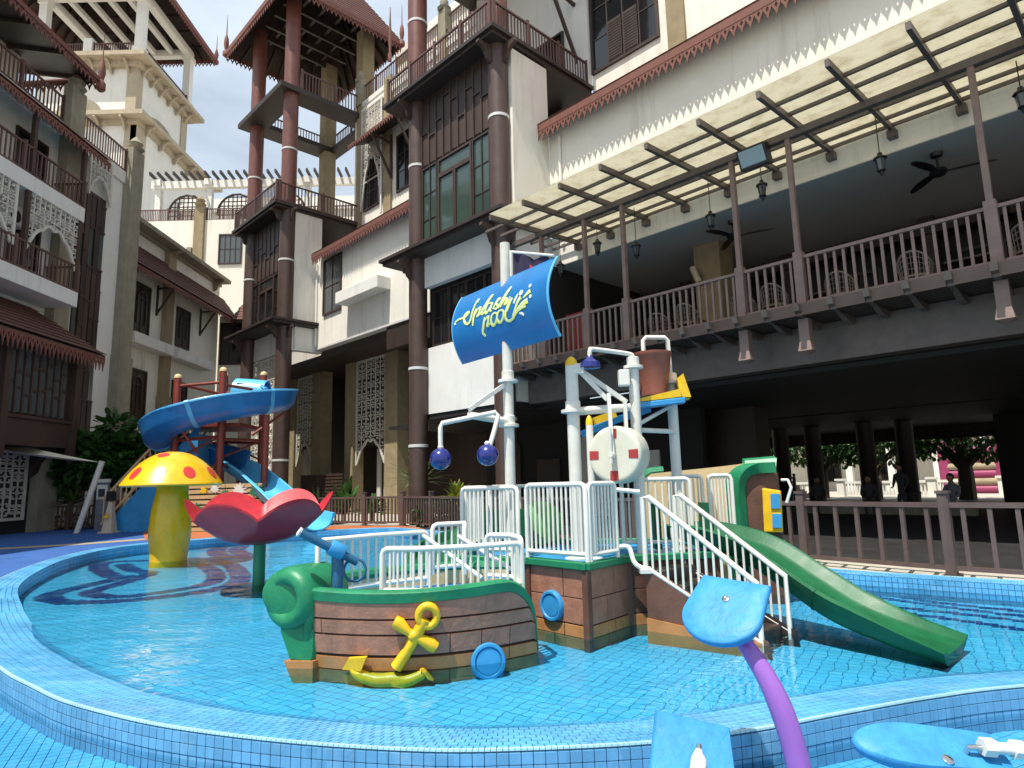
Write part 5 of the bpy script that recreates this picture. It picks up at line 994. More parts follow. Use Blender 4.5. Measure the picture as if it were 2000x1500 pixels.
MB().tube([(1.09, 7.1, 1.45), (1.34, 7.02, 1.42)], .024, 8).build('link_rail', 'white_plastic', PF, True); MB().tube(cat_rom([V(p) for p in ((1.09, 7.1, .84), (1.2, 7.06, .84), (1.24, 7.03, .7), (1.3, 7.0, .64), (1.4, 6.98, .62))], 5), .026, 8).build('bent_pipe', 'white_plastic', PF, True)
# ---- stair
ST = thing('ship_stair', 'dark wet stair with sloping white handrails beside the green slide', 'stair', (2, 6.9, FZ))
a0, a1 = V((1.36, 7.0, 0)), V((2.22, 6.36, 0)); wv = V((.6, .58, 0))*.72
for i in range(5):
    p = a0.lerp(a1, i/5); q = a0.lerp(a1, (i+1)/5); z1 = .62-i*.135; pts = [p, q, q+wv, p+wv]; MB().hexa([low(v_, FZ-.02) for v_ in pts]+[low(v_, z1) for v_ in pts]).build('step', 'stair_dark', ST, False, .012, 1)
MB().prism([low(a0-wv*.02, FZ), low(a1-wv*.02+V((.12, -.1, 0)), FZ), low(a1-wv*.02+V((.1, -.08, 0)), .03), low(a0-wv*.02, .66)], wv*.03).build('stringer', 'plank_dark', ST); MB().prism([low(a0-wv*.055, FZ), low(a1-wv*.055+V((.06, -.05, 0)), FZ), low(a1-wv*.055+V((.06, -.05, 0)), .02), low(a0-wv*.055, .13)], wv*.03).build('waterline_band', 'plank_orange', ST)
MB().prism([low(a0+wv, FZ), low(a1+wv+V((.12, -.1, 0)), FZ), low(a1+wv+V((.1, -.08, 0)), .03), low(a0+wv, .66)], wv*.03).build('stringer', 'stair_dark', ST)
for off in (0., 1.03):
    s0 = a0+wv*off; s1 = a1+wv*off+V((.05, -.04, 0)); o = MB().tube([low(s0, .6), low(s0, 1.36), low(s0.lerp(s1, .06), 1.37), low(s1, .55), low(s1, -.06)], .027, 10).build('handrail', 'white_plastic', ST, True)
    MB().tube([low(s0, .64), low(s1, .02)], .023, 8).build('lower_rail', 'white_plastic', o, True)
    for k in range(13): t = (k+1)/14; p = s0.lerp(s1, t); MB().tube([low(p, .64-.62*t), low(p, 1.37+.05-.87*t)], .0125, 6, False).build('baluster', 'white_plastic', o, True)
    MB().box(s0.x-.07, s0.x+.07, s0.y-.06, s0.y+.06, .58, .62).build('foot_plate', 'ring_white', o)
# ---- green slide
GS = thing('green_slide', 'glossy green straight slide running down into the pool on the right', 'slide', (3, 7, FZ))
pth = resample(cat_rom([V(p) for p in ((2.05, 8.2, .86), (2.35, 7.9, .85), (2.7, 7.45, .72), (3.0, 7.05, .46), (3.28, 6.68, .22), (3.58, 6.33, .09), (3.88, 6.02, .0))], 8), .06)
pr = [(-.38, .13), (-.34, .15), (-.3, .13), (-.26, .04), (-.2, .01), (0, 0), (.2, .01), (.26, .04), (.3, .13), (.34, .15), (.38, .13), (.36, .08), (.31, -.04), (.22, -.1), (0, -.12), (-.22, -.1), (-.31, -.04), (-.36, .08)]
rows = []
for k, p in enumerate(pth):
    t = (pth[min(k+1, len(pth)-1)]-pth[max(k-1, 0)]).normalized(); s_ = t.cross(V((0, 0, 1))).normalized(); u_ = s_.cross(t); fl = 1+.22*max(0, (k/len(pth)-.8)/.2); hh = 1-.72*max(0, (k/len(pth)-.72)/.28)
    rows.append([p+s_*a*fl+u_*(b_*hh if b_ > 0 else b_) for a, b_ in pr])
b = MB().grid(rows, True); n = len(pr); b.f.append(tuple(range(len(b.v)-n, len(b.v)))); b.build('chute', 'slide_green', GS, True)
MB().bar((2.6, 7.62, FZ), (2.6, 7.62, .6), .09, .09).build('support', 'slide_green', GS)
for kf in (.36, .62): k = int(len(rows)*kf); ra = rows[k]; rb = rows[k+1]; ca_ = sum(ra, V())/len(ra); MB().grid([[ca_+(p-ca_)*1.04 for p in ra], [ca_+(p-ca_)*1.04+(rb[0]-ra[0])*.35 for p in ra]], True).build('joint_flange', 'slide_green', GS, True)
for sg in (-1, 1): MB().box(2.05+sg*.3-.04, 2.05+sg*.3+.04, 8.1, 8.3, .7, 1.25).build('entry_post', 'slide_green', GS)
# ---- dark green curved slide at the back left of the platform
GC = thing('curved_green_slide', 'dark green curved slide half hidden behind the ship platform rails', 'slide', (-.9, 9.2, FZ))
pth = resample(cat_rom([V(p) for p in ((.4, 9.0, .78), (-.1, 9.5, .76), (-.65, 9.55, .68), (-1.05, 9.15, .52), (-1.1, 8.6, .34), (-.8, 8.2, .18), (-.45, 8.05, .08))], 8), .06)
sweep(MB(), pth, [(-.36, .42), (-.3, .42), (-.24, .14), (0, 0), (.24, .12), (.28, .24), (.34, .24), (.3, .06), (0, -.06), (-.3, .06)], True).build('chute', 'slide_green', GC, True); MB().sphere((.35, 9.05, 1.0), .3, 16, (1, .3, 1)).build('entry_hood', 'lime_green', GC, True); MB().bar((-.95, 9.0, FZ), (-.95, 9.0, .5), .1, .1).build('support', 'slide_green', GC)
# ---- stern board
SB_ = thing('stern_board', 'tan stern board with thick green rim and a yellow window frame', 'play panel', (2.7, 9.1, FZ))
st = [V((1.85, 9.5, 0)), V((2.35, 9.42, 0)), V((2.85, 9.25, 0)), V((3.2, 9.05, 0))]; st = cat_rom(st, 6)
def sz(t): return 1.62+.12*t-(.0 if t > .12 else .16*(1-t/.12)**2)
MB().grid([[low(p, FZ) for p in st], [low(p, sz(i/(len(st)-1))) for i, p in enumerate(st)], [low(p, sz(i/(len(st)-1)))+V((.03, .12, 0)) for i, p in enumerate(st)], [low(p, FZ)+V((.03, .12, 0)) for p in st]]).build('panel', 'tan_panel', SB_)
e = st[-1]; arc = [low(st[0], sz(0))]+[low(p, sz(i/(len(st)-1))+.02) for i, p in enumerate(st) if i > 0]
MB().tube([p+V((.015, .06, 0)) for p in arc[:5]], .07, 8).build('green_rim', 'ship_green', SB_, True)
fr = cat_rom([V(p) for p in ((3.1, 8.98, .2), (3.1, 8.97, .9), (3.1, 8.96, 1.4), (3.16, 8.93, 1.58), (3.3, 8.85, 1.66), (3.5, 8.75, 1.67))], 6); rows = []
for k, p in enumerate(fr):
    t = (fr[min(k+1, len(fr)-1)]-fr[max(k-1, 0)]).normalized(); n_ = V((.5, -.87, 0)); a = t.cross(n_).normalized(); rows.append([p+a*.07+n_*.02, p+a*.07-n_*.22, p-a*.07-n_*.22, p-a*.07+n_*.02])
MB().grid(rows, True).build('green_frame', 'ship_green', SB_, True); MB().prism([(3.18, 9.0, FZ), (3.55, 8.82, FZ), (3.55, 8.82, 1.6), (3.18, 9.0, 1.6)], (.1, .2, 0)).build('end_wall', 'plank_dark', SB_)
MB().prism([(3.2, 9.05, 1.62), (3.55, 8.85, 1.62), (3.62, 8.95, 1.8), (3.25, 9.15, 1.78)], (0, .1, .03)).build('top_cap', 'ship_green', SB_)
yw = MB().prism([(3.34, 8.86, .82), (3.54, 8.74, .82), (3.56, 8.74, 1.36), (3.36, 8.86, 1.4)], (-.04, -.07, 0)).build('yellow_window', 'plastic_yellow', SB_, False, .02)
for z0, z1 in ((.88, 1.06), (1.13, 1.32)): MB().prism([(3.40, 8.735, z0), (3.5, 8.675, z0), (3.51, 8.675, z1), (3.41, 8.735, z1)], (-.01, -.02, 0)).build('pane', 'play_blue', yw)
MB().tube([(3.6, 8.7, 1.2), (3.66, 8.66, 1.4), (3.64, 8.7, 1.5), (3.58, 8.76, 1.5)], .02, 8).build('grab_handle', 'white_plastic', SB_, True)
# ================================================================ masts and water features
def mast(name, lab, x, y, z0, z1, r, cap=None, flange=None):
    T = thing(name, lab, 'pole', (x, y, z0)); MB().tube([(x, y, z0), (x, y, z1)], r, 20).build('shaft', 'white_pipe', T, True); MB().lathe([(r*2.1, z0), (r*2.1, z0+.02), (r*1.1, z0+.03)], 20, (x, y, 0)).build('base_flange', 'white_pipe', T, True)
    if cap: MB().lathe([(r*1.02, z1-.02), (r*1.02, z1), (r*.85, z1+.05), (r*.45, z1+.085), (.001, z1+.1)], 20, (x, y, 0)).build('cap', cap, T, True)
    for z in (flange or ()): MB().lathe([(r*1.05, z-.05), (r*1.9, z-.045), (r*1.9, z-.01), (r*1.2, z), (r*1.2, z+.09), (r*1.02, z+.1)], 20, (x, y, 0)).build('flange', 'white_pipe', T, True)
    return T
m1 = mast('sign_mast', 'tall white mast carrying the blue curved sign', -.05, 8.0, .66, 4.62, .065, None, (2.84, 2.28))
MB().tube([(-.05, 8.0, 4.5), (.02, 7.98, 4.5), (.53, 7.25, 4.17)], .018, 8).tube([(.03, 7.95, 4.5), (.03, 7.95, 3.4)], .024, 8).build('sign_bracket', 'white_pipe', m1, True)
MB().bar((-.09, 7.95, 2.76), (-.52, 7.62, 2.42), .035, .05).build('brace', 'white_pipe', m1); MB().tube([(-.05, 7.98, 2.3), (-.52, 7.64, 2.36)], .045, 10).build('arm', 'white_pipe', m1, True)
MB().tube([(-.84, 7.45, 1.95), (-.84, 7.45, 2.2), (-.82, 7.45, 2.25), (-.5, 7.55, 2.32), (-.2, 7.6, 2.38), (-.17, 7.58, 2.34), (-.22, 7.5, 2.15), (-.27, 7.45, 1.98)], .028, 10).build('spray_pipe', 'white_pipe', m1, True)
for (x, y, z), lab in (((-.84, 7.45, 1.84), 'dark blue water ball hanging from the left end of the pipe'), ((-.3, 7.43, 1.87), 'dark blue water ball hanging closest to the sign mast')):
    T = thing('water_ball', lab, 'ball', (x, y, z-.13), group='hanging water balls'); MB().sphere((x, y, z), .125, 28).build('shell', 'navy_ball', T, True); MB().lathe([(.03, z+.1), (.035, z+.14), (.02, z+.16)], 12, (x, y, 0)).build('neck', 'white_pipe', T, True)
SG = thing('splash_pool_sign', 'curved blue sign reading Splash pool in yellow script', 'sign', (-.05, 8, 3.2))
SL, SR_ = V((-.72, 8.8, 0)), V((.52, 7.2, 0)); sdv = SR_-SL; sn = V((sdv.y, -sdv.x, 0)).normalized()
if sn.y > 0: sn = -sn
def son(s_, t, o=0.): return SL+sdv*s_+V((0, 0, 3.2+.95*t))+sn*(.17*(1-(2*t-1)**2)-.06+o)
n = 14; b = MB().grid([[son(s_, k/n, .012) for s_ in (0, .25, .5, .75, 1)] for k in range(n+1)]+[[son(s_, k/n, -.012) for s_ in (0, .25, .5, .75, 1)] for k in range(n, -1, -1)]+[[son(s_, 0, .012) for s_ in (0, .25, .5, .75, 1)]]); b.build('board', 'sign_blue', SG, True)
for s_ in (0, 1): MB().tube([son(s_, k/n) for k in range(n+1)], .016, 8).build('edge_trim', 'sky_blue', SG, True)
STR = [('L', 1.0, [(0.003, 0.54), (0.001, 0.58), (0.046, 0.605), (0.124, 0.603), (0.161, 0.638), (0.151, 0.665), (0.114, 0.627), (0.121, 0.535), (0.159, 0.488), (0.198, 0.534), (0.22, 0.687), (0.239, 0.791), (0.256, 0.808), (0.248, 0.762)]), ('L', 1.0, [(0.257, 0.67), (0.235, 0.555), (0.222, 0.433)]), ('L', 0.9, [(0.24, 0.565), (0.281, 0.652), (0.308, 0.656), (0.298, 0.589), (0.275, 0.546), (0.313, 0.557)]), ('L', 1.0, [(0.313, 0.557), (0.364, 0.682), (0.408, 0.771), (0.419, 0.771), (0.378, 0.681), (0.333, 0.579), (0.339, 0.548), (0.376, 0.578)]), ('L', 0.9, [(0.438, 0.664), (0.396, 0.666), (0.371, 0.58), (0.384, 0.54), (0.423, 0.593), (0.448, 0.656), (0.429, 0.56), (0.45, 0.545)]), ('L', 0.9, [(0.459, 0.564), (0.503, 0.676), (0.527, 0.676), (0.49, 0.634), (0.511, 0.585), (0.497, 0.549), (0.461, 0.575)]), ('L', 1.0, [(0.52, 0.548), (0.561, 0.659), (0.609, 0.766), (0.619, 0.775), (0.578, 0.663), (0.542, 0.55)]), ('L', 0.9, [(0.549, 0.57), (0.573, 0.618), (0.597, 0.642), (0.603, 0.609), (0.586, 0.567), (0.615, 0.58), (0.641, 0.65)]), ('L', 1.1, [(0.367, 0.491), (0.344, 0.386), (0.323, 0.298), (0.341, 0.238)]), ('L', 0.9, [(0.351, 0.425), (0.388, 0.478), (0.408, 0.479), (0.401, 0.422), (0.383, 0.361), (0.43, 0.392)]), ('L', 0.9, [(0.496, 0.5), (0.454, 0.489), (0.433, 0.403), (0.449, 0.342), (0.488, 0.385), (0.504, 0.461), (0.485, 0.505)]), ('L', 0.9, [(0.567, 0.503), (0.523, 0.497), (0.501, 0.415), (0.519, 0.351), (0.555, 0.38), (0.575, 0.462), (0.557, 0.508)]), ('L', 1.0, [(0.577, 0.463), (0.612, 0.471), (0.65, 0.581), (0.663, 0.609), (0.623, 0.536), (0.589, 0.412), (0.6, 0.343), (0.642, 0.317)]), ('Y', 1.9, [(0.612, 0.338), (0.655, 0.342), (0.707, 0.416), (0.775, 0.486), (0.824, 0.503)]), ('Y', 1.5, [(0.656, 0.365), (0.692, 0.446), (0.728, 0.543), (0.754, 0.582)]), ('W', 0.9, [(0.682, 0.531), (0.701, 0.591), (0.722, 0.644)]), ('Y', 1.0, [(0.72, 0.422), (0.766, 0.44), (0.804, 0.437)]), ('W', 0.8, [(0.731, 0.385), (0.755, 0.366), (0.77, 0.334)]), ('Y', 1.6, [(0.778, 0.559), (0.812, 0.593), (0.846, 0.621)])]
for kind, w, P in STR:
    P = [(.045+s_*.955, t) for s_, t in P]
    C_ = cat_rom([V((s_*2.02, t*.95, 0)) for s_, t in P], 8); N = len(C_); rows = []; hi = []
    for k, p in enumerate(C_):
        t_ = (C_[min(k+1, N-1)]-C_[max(k-1, 0)]).normalized(); nr = V((-t_.y, t_.x, 0)); q = k/(N-1); ww = .0165*w*(.45+.55*math.sin(PI*min(1, .12+q*.8)))*(1+.35*abs(t_.y))
        if w > 1.2: ww = .02*w*(.25+.75*q)
        f = lambda z, o: son(z.x/2.02, z.y/.95, o)
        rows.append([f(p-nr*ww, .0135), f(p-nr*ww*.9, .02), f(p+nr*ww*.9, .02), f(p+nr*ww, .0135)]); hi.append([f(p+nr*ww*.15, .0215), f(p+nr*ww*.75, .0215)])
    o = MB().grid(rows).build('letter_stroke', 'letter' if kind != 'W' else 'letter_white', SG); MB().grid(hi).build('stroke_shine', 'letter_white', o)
for (s_, t), r_ in (((.752, .64), .034), ((.835, .689), .022), ((.849, .541), .022)): MB().prism([son(.045+s_*.955+r_*math.cos(a)/2.02, t+r_*math.sin(a)/.95, .0135) for a in [2*PI*k/16 for k in range(16)]], sn*.008).build('splash_drop', 'letter_white', SG)
FG = thing('dark_flag', 'dark navy flag with a red emblem hanging behind the sign', 'flag', (.06, 7.95, 3.6))
fl = lambda a, t: V((.06, 7.93, 0)).lerp(V((.5, 7.33, 0)), a)+V((.02*math.sin(a*17+t*3), .03*math.sin(a*13+t*2), 4.45-.3*a-t*.75+.03*math.sin(a*9)))
MB().grid([[fl(a/16, t/10) for a in range(17)] for t in range(11)]).build('cloth', 'flag_navy', FG, True); MB().grid([[fl(.42+.2*a/6, .12+.5*t/6)+sn*.012 for a in range(7)] for t in range(7)]).build('emblem', 'spot_red', FG, True)
m2 = mast('frame_mast', 'thick white post with yellow cap holding the tipping frame', .72, 7.65, .66, 2.94, .075, 'plastic_yellow', (2.4,))
MB().tube([(.72, 7.65, 2.37), (1.42, 7.78, 2.42)], .05, 12).build('cross_arm', 'white_pipe', m2, True)
for q in ((1.13, 7.62, 2.5), (1.38, 7.75, 2.48)): MB().bar((.78, 7.64, 2.9), q, .03, .055).build('brace', 'white_pipe', m2)
MB().box(.74, .86, 7.58, 7.7, 2.82, 2.94).build('lug', 'white_pipe', m2); MB().bar((1.12, 7.45, 2.55), (1.12, 7.35, 1.8), .04, .05).bar((1.35, 7.7, 2.5), (1.35, 7.7, 2.05), .04, .05).build('hanger', 'white_pipe', m2)
m3 = mast('short_mast', 'short slim white post with yellow cap in front of the tipping frame', .9, 7.6, .66, 2.22, .042, 'plastic_yellow')
DR = thing('life_ring_drum', 'white drum painted like a life ring with red squares', 'drum', (1.15, 7.45, 1.5))
ax = V((-.52, -.85, .0)).normalized(); R = ax.to_track_quat('Z', 'Y').to_matrix().to_4x4(); dc = V((1.2, 7.5, 1.84))
MB().lathe([(.02, .12), (.27, .12), (.298, .12), (.318, .108), (.328, .085), (.33, .06), (.33, -.16), (.315, -.19), (.02, -.2)], 32, tuple(dc), R).build('shell', 'drum_cream', DR, True)
for k in range(4): a = k*PI/2; MB().prism([dc+R.to_3x3() @ V((r_*math.cos(a+g), r_*math.sin(a+g), .119)) for r_, g in ((.19, -.25), (.3, -.17), (.3, .17), (.19, .25))], ax*.006).build('red_square', 'drum_red', DR)
MB().tube([dc+ax*.2+V((0, 0, .3)), dc+ax*.2+V((0, 0, -.1))], .02, 8).tube([dc+ax*.1, dc+ax*.22], .035, 10).build('axle', 'white_pipe', DR, True)
m4 = mast('shower_mast', 'white post with a bent arm carrying a blue shower head', 1.5, 7.85, .66, 2.95, .065, None, (2.95,))
MB().tube(cat_rom([V(p) for p in ((1.5, 7.85, 2.95), (1.5, 7.85, 3.05), (1.44, 7.83, 3.09), (1.0, 7.65, 3.12), (.95, 7.62, 3.1), (.94, 7.62, 3.02))], 5), .028, 10).build('arm', 'white_pipe', m4, True); MB().lathe([(.03, 3.04), (.05, 3.0), (.12, 2.95), (.13, 2.89), (.1, 2.9), (.02, 2.89)], 20, (.94, 7.62, 0)).build('shower_head', 'navy_ball', m4, True); MB().box(1.3, 1.43, 7.72, 7.84, 2.68, 2.88).build('control_box', 'white_plastic', m4, False, .015)
m5 = mast('bucket_mast', 'white post with a hooked pipe behind the tipping bucket', 2.08, 8.35, .66, 2.85, .065, None, (2.82,))
MB().tube([(2.08, 8.35, 2.9), (2.07, 8.35, 3.36), (2.03, 8.35, 3.4), (1.78, 8.33, 3.4), (1.74, 8.33, 3.36), (1.74, 8.33, 3.2)], .03, 10).build('hook_pipe', 'white_pipe', m5, True); MB().tube([(1.5, 7.88, 2.15), (2.08, 8.3, 2.15)], .03, 8).tube([(1.5, 7.88, 2.2), (2.08, 8.3, 2.5)], .025, 8).build('cross_tube', 'white_pipe', m5, True)
BK = thing('tipping_bucket', 'terracotta coloured tipping bucket above the yellow and blue chute', 'bucket', (1.82, 8.2, 2.6)); MB().lathe([(.17, 2.6), (.175, 2.63), (.165, 2.66), (.2, 2.85), (.235, 3.1), (.25, 3.12), (.25, 3.16), (.22, 3.16), (.2, 2.9), (.15, 2.7)], 24, (1.82, 8.2, 0)).build('tub', 'terracotta', BK, True); MB().tube([(1.5, 8.05, 2.9), (1.6, 8.1, 2.9)], .02, 8).tube([(2.04, 8.3, 2.9), (2.1, 8.34, 2.9)], .02, 8).build('pivot', 'chrome', BK, True)
CH = thing('water_chute', 'yellow and blue water chute shelf under the bucket', 'chute', (1.85, 8.1, 2.4)); MB().prism([(1.55, 7.9, 2.42), (2.15, 7.95, 2.48), (2.25, 8.45, 2.52), (1.65, 8.45, 2.46)], (0, 0, .07)).build('tray', 'play_blue', CH, False, .01, 1); MB().prism([(2.1, 8.0, 2.56), (2.24, 8.02, 2.56), (2.16, 8.02, 2.86), (2.08, 8.02, 2.8)], (.06, .35, 0)).prism([(1.56, 7.92, 2.5), (2.1, 7.97, 2.56), (2.1, 7.97, 2.66), (1.56, 7.92, 2.54)], (0, .03, 0)).build('splash_guard', 'plastic_yellow', CH)
GT = thing('water_gutter', 'sloping blue and yellow gutter behind the drum', 'gutter', (1.2, 8.3, 2.1)); sweep(MB(), [V((1.75, 8.3, 2.4)), V((1.3, 8.2, 2.26)), V((.9, 8.1, 2.1))], [(-.12, .08), (-.09, .08), (-.07, .02), (.07, .02), (.09, .08), (.12, .08), (.1, 0), (-.1, 0)], True).build('channel', 'play_blue', GT); MB().bar((1.3, 8.1, 2.38), (1.0, 8.02, 2.28), .02, .09).build('lip', 'plastic_yellow', GT)
# ================================================================ paddles in the lower basin
def paddle(T, c_, ea, ew, L, w, th=.028):
    # tongue-shaped board: ea points to its straight end, ew across it; rolled edge all round
    ea = V(ea).normalized(); ew = V(ew); ew = (ew-ea*ew.dot(ea)).normalized(); en = ea.cross(ew); en = en if en.z > 0 else -en
    out = [(L*.5, -w*.46), (L*.5, w*.46)]+[(-L*.08-L*.42*math.sin(a), w*.52*math.cos(a)) for a in [PI*i/18 for i in range(19)]]; out = resample([V((x, y, 0)) for x, y in out]+[V((L*.5, -w*.46, 0))], .012)[:-1]
    f = lambda p, s_, z: V(c_)+ea*p.x*s_+ew*p.y*s_+en*(z-.03*(p.x*s_/L)**2)
    rows = [[f(p, s_, z) for p in out] for s_, z in ((.0, -th), (.9, -th), (.965, -th*.75), (.995, -th*.2), (1, .2*th), (.985, th*.65), (.95, th*.9), (.6, th), (.3, th), (0, th))]; MB().grid(rows, True).build('blade', 'paddle_blue', T, True)
    R = en.to_track_quat('Z', 'Y').to_matrix().to_4x4()
    return lambda a, b, z=0.: V(c_)+ea*a+ew*b+en*(th+z), R
def bolt(T, p, R, r=.022): MB().lathe([(r, 0), (r*1.0, .008), (r*.6, .012), (.001, .013)], 16, tuple(p), R).build('bolt', 'chrome', T, True)
P1 = thing('leaf_paddle', 'tilted blue paddle on a curved purple stem in front of the ship stair', 'water toy', (1.34, 3.36, -.2))
q_, R = paddle(P1, (1.09, 3.56, .85), (.22, .197, .27), (.32, -.315, -.03), .41, .42); bolt(P1, q_(.06, .0, -.004), R, .02); bolt(P1, q_(.06, .0, .006), R, .011)
stm = cat_rom([V(p) for p in ((1.12, 3.62, .80), (1.17, 3.5, .7), (1.25, 3.42, .53), (1.31, 3.38, .33), (1.345, 3.36, .1), (1.35, 3.36, -.2))], 6); MB().tube(stm, [.032+.026*min(1, i/(len(stm)*.5)) for i in range(len(stm))], 18).build('stem', 'purple', P1, True)
P2_ = thing('leaf_paddle', 'blue paddle with white hose fitting at the bottom edge of the photo', 'water toy', (.68, 2.75, -.2))
q_, R = paddle(P2_, (.66, 2.7, .40), (.1, .3, .33), (.34, -.04, -.09), .46, .33); MB().tube([q_(-.06, .0, .03), q_(.05, .01, .035), q_(.075, .01, .03), q_(.09, .012, .03)], [.034, .03, .018, .012], 14).build('hose_fitting', 'white_plastic', P2_, True); MB().tube([q_(.088, .012, .03), q_(.105, .014, .026), q_(.105, .014, -.005)], .011, 10).build('nozzle', 'chrome', P2_, True); MB().tube([(.68, 2.76, .34), (.72, 2.8, .1), (.72, 2.8, -.2)], .05, 14).build('stem', 'purple', P2_, True)
P3 = thing('leaf_paddle', 'flat blue paddle with white nuts at the bottom right corner', 'water toy', (1.9, 2.95, -.2))
q_, R = paddle(P3, (1.70, 2.9, .41), (1, -.02, -.1), (.1, .85, .45), .62, .21); bolt(P3, q_(.03, -.075, -.002), R, .022)
MB().tube([q_(.13, -.03, -.01), q_(.13, -.03, .03), q_(.19, -.03, .035)], .011, 10).build('elbow', 'chrome', P3, True)
for x0, x1, r_, n_ in ((.18, .23, .036, 6), (.23, .3, .022, 16), (.3, .35, .036, 6), (.35, .8, .024, 16)): MB().tube([q_(x0, -.03, .04), q_(x1, -.03, .04+.02*(x1-x0))], r_, n_).build('nut' if n_ == 6 else 'pipe', 'white_plastic', P3, n_ > 6)
MB().tube([(1.72, 2.9, .36), (1.8, 2.95, .1), (1.82, 2.97, -.2)], .05, 14).build('stem', 'purple', P3, True)
# ================================================================ mushroom and flower
MU = thing('mushroom_shower', 'large yellow mushroom with red spots standing in the pool', 'play feature', (-7.85, 15, FZ)); mx_, my_ = -7.87, 15.0
MB().lathe([(.4, FZ), (.38, .05), (.435, .5), (.44, .75), (.4, 1.15), (.34, 1.5), (.3, 1.85)], 32, (mx_, my_, 0)).build('stem', 'mushroom_yellow', MU, True)
capp = [(.3, 1.8), (.8, 1.7), (1.04, 1.66), (1.07, 1.69)]+[(1.07*math.cos(a), 1.7+.75*(1-math.cos(a)**2.3)) for a in [PI/2*k/16 for k in range(1, 16)]]+[(.001, 2.45)]
cp_ = MB().lathe(capp, 40, (mx_, my_, 0)).build('cap', 'mushroom_yellow', MU, True)
def capz(r): 
    c_ = min(1, r/1.07); return 1.7+.75*(1-c_**2.3)
for az, r0 in ((-1.38, .89), (-2.05, .89), (-.72, .89), (-1.6, .42), (0, .89), (.9, .89), (1.7, .89), (-2.75, .89), (2.5, .89)):
    rr = .13; ct = V((mx_+r0*math.cos(az), my_+r0*math.sin(az), 0)); rows = []
    for q in (0.01, .5, 1):
        row = []
        for k in range(20): g = 2*PI*k/20; rad = r0+rr*q*math.cos(g)*.8; tt = az+rr*q*math.sin(g)/r0*1.0; row.append(V((mx_+(rad+.004)*math.cos(tt), my_+(rad+.004)*math.sin(tt), capz(rad)+.006)))
        rows.append(row)
    MB().grid(rows, True).build('spot', 'spot_red', cp_, True)
FW = thing('flower_bowl', 'red scalloped flower bowl on a green stalk in the pool', 'play feature', (-4.26, 11, FZ)); fx, fy = -4.26, 11.0
MB().tube([(fx, fy, FZ), (fx, fy, .72)], .095, 18).build('stalk', 'ship_green', FW, True); rows = []; NA_ = 96; NR = 16
def fpt(t, a, o):
    lob = abs(math.sin(a*3+.55))**.75; rr = .08+(1.02+.06*lob)*t; z = .62+.47*t**1.9+(.0 if t < .5 else ((t-.5)/.5)**1.4*.29*lob); return V((fx+rr*math.cos(a), fy+rr*math.sin(a), z+o+.085*rr*math.sin(a)*t+.02))
rows = [[fpt(t/NR, 2*PI*k/NA_, 0) for k in range(NA_)] for t in range(NR+1)]+[[fpt(t/NR, 2*PI*k/NA_, .045) for k in range(NA_)] for t in range(NR, -1, -1)]; MB().grid(rows, True).build('petals', 'petal_red', FW, True)
# ================================================================ blue slide tower
BT = thing('blue_slide_tower', 'red post tower with a blue spiral slide beyond the mushroom', 'slide', (-11, 24.5, GZ))
posts = [(-12.6, 24.0), (-10.85, 23.9), (-12.0, 26.6), (-10.3, 26.4), (-9.3, 24.2)]
for i, (x, y) in enumerate(posts):
    zt = (5.75, 5.95, 6.25, 6.2, 4.3)[i]; o = MB().tube([(x, y, GZ), (x, y, zt)], .13, 14).build('post', 'play_red', BT, True); MB().lathe([(.14, zt), (.14, zt+.06), (.1, zt+.14), (.001, zt+.18)], 14, (x, y, 0)).build('cap', 'tan_panel', o, True)
for a, b_ in ((0, 1), (1, 3), (3, 2), (2, 0)):
    for z in (5.45, 3.4): MB().tube([(*posts[a], z), (*posts[b_], z+.1)], .06, 8).build('beam', 'play_red', BT, True)
    for (z0, z1) in ((1.2, 2.6), (2.6, 1.2), (2.7, 3.5)): MB().tube([(*posts[a], z0), (*posts[b_], z1)], .04, 6).build('brace', 'play_red', BT, True)
MB().box(-12.7, -10.2, 24.0, 26.6, 3.9, 4.02).build('platform', 'play_red', BT)
pth = resample(cat_rom([V(p) for p in ((-11.2, 26.3, 5.0), (-10.1, 26.4, 4.9), (-9.3, 25.7, 4.68), (-9.25, 24.5, 4.45), (-10.0, 23.5, 4.2), (-11.2, 23.0, 3.88), (-12.2, 23.0, 3.55), (-13.0, 23.6, 3.2), (-13.15, 24.7, 2.95), (-12.7, 25.5, 2.75), (-12.0, 25.8, 2.55), (-11.0, 25.3, 2.25), (-9.9, 24.4, 1.8), (-8.7, 23.3, 1.15), (-7.6, 22.3, .5), (-6.9, 21.7, .28), (-6.4, 21.25, .2))], 8), .15)
pr = [(.5*math.cos(a), .5*math.sin(a)+.5) for a in [PI+PI*k/12 for k in range(13)]]; pr = [(-.66, .78), (-.62, .84), (-.54, .82)]+pr+[(.54, .82), (.62, .84), (.66, .78)]+[(.57*math.cos(a), .57*math.sin(a)+.5) for a in [-PI*k/12 for k in range(13)]]
NS_ = int(len(pth)*.66); sweep(MB(), pth[:NS_+1], pr, True).build('spiral_chute', 'slide_blue', BT, True); sweep(MB(), pth[NS_:], [(a, b_*.62) for a, b_ in pr], True).build('lower_chute', 'sky_blue', BT, True)
for fr_ in (.2, .33, .45, .56):
    k = int(len(pth)*fr_); sweep(MB(), pth[k:k+2], [(a*1.04, (b_-.5)*1.04+.5) for a, b_ in pr], True).build('flange', 'sky_blue', BT, True)
for sg in (1, -1):
    e = MB(); P = []
    for k in range(0, NS_): t = (pth[min(k+1, len(pth)-1)]-pth[max(k-1, 0)]).normalized(); s_ = t.cross(V((0, 0, 1))).normalized(); P.append(pth[k]+s_*.63*sg+V((0, 0, .8)))
    e.tube(P, .045, 6).build('edge_bead', 'sky_blue', BT, True)
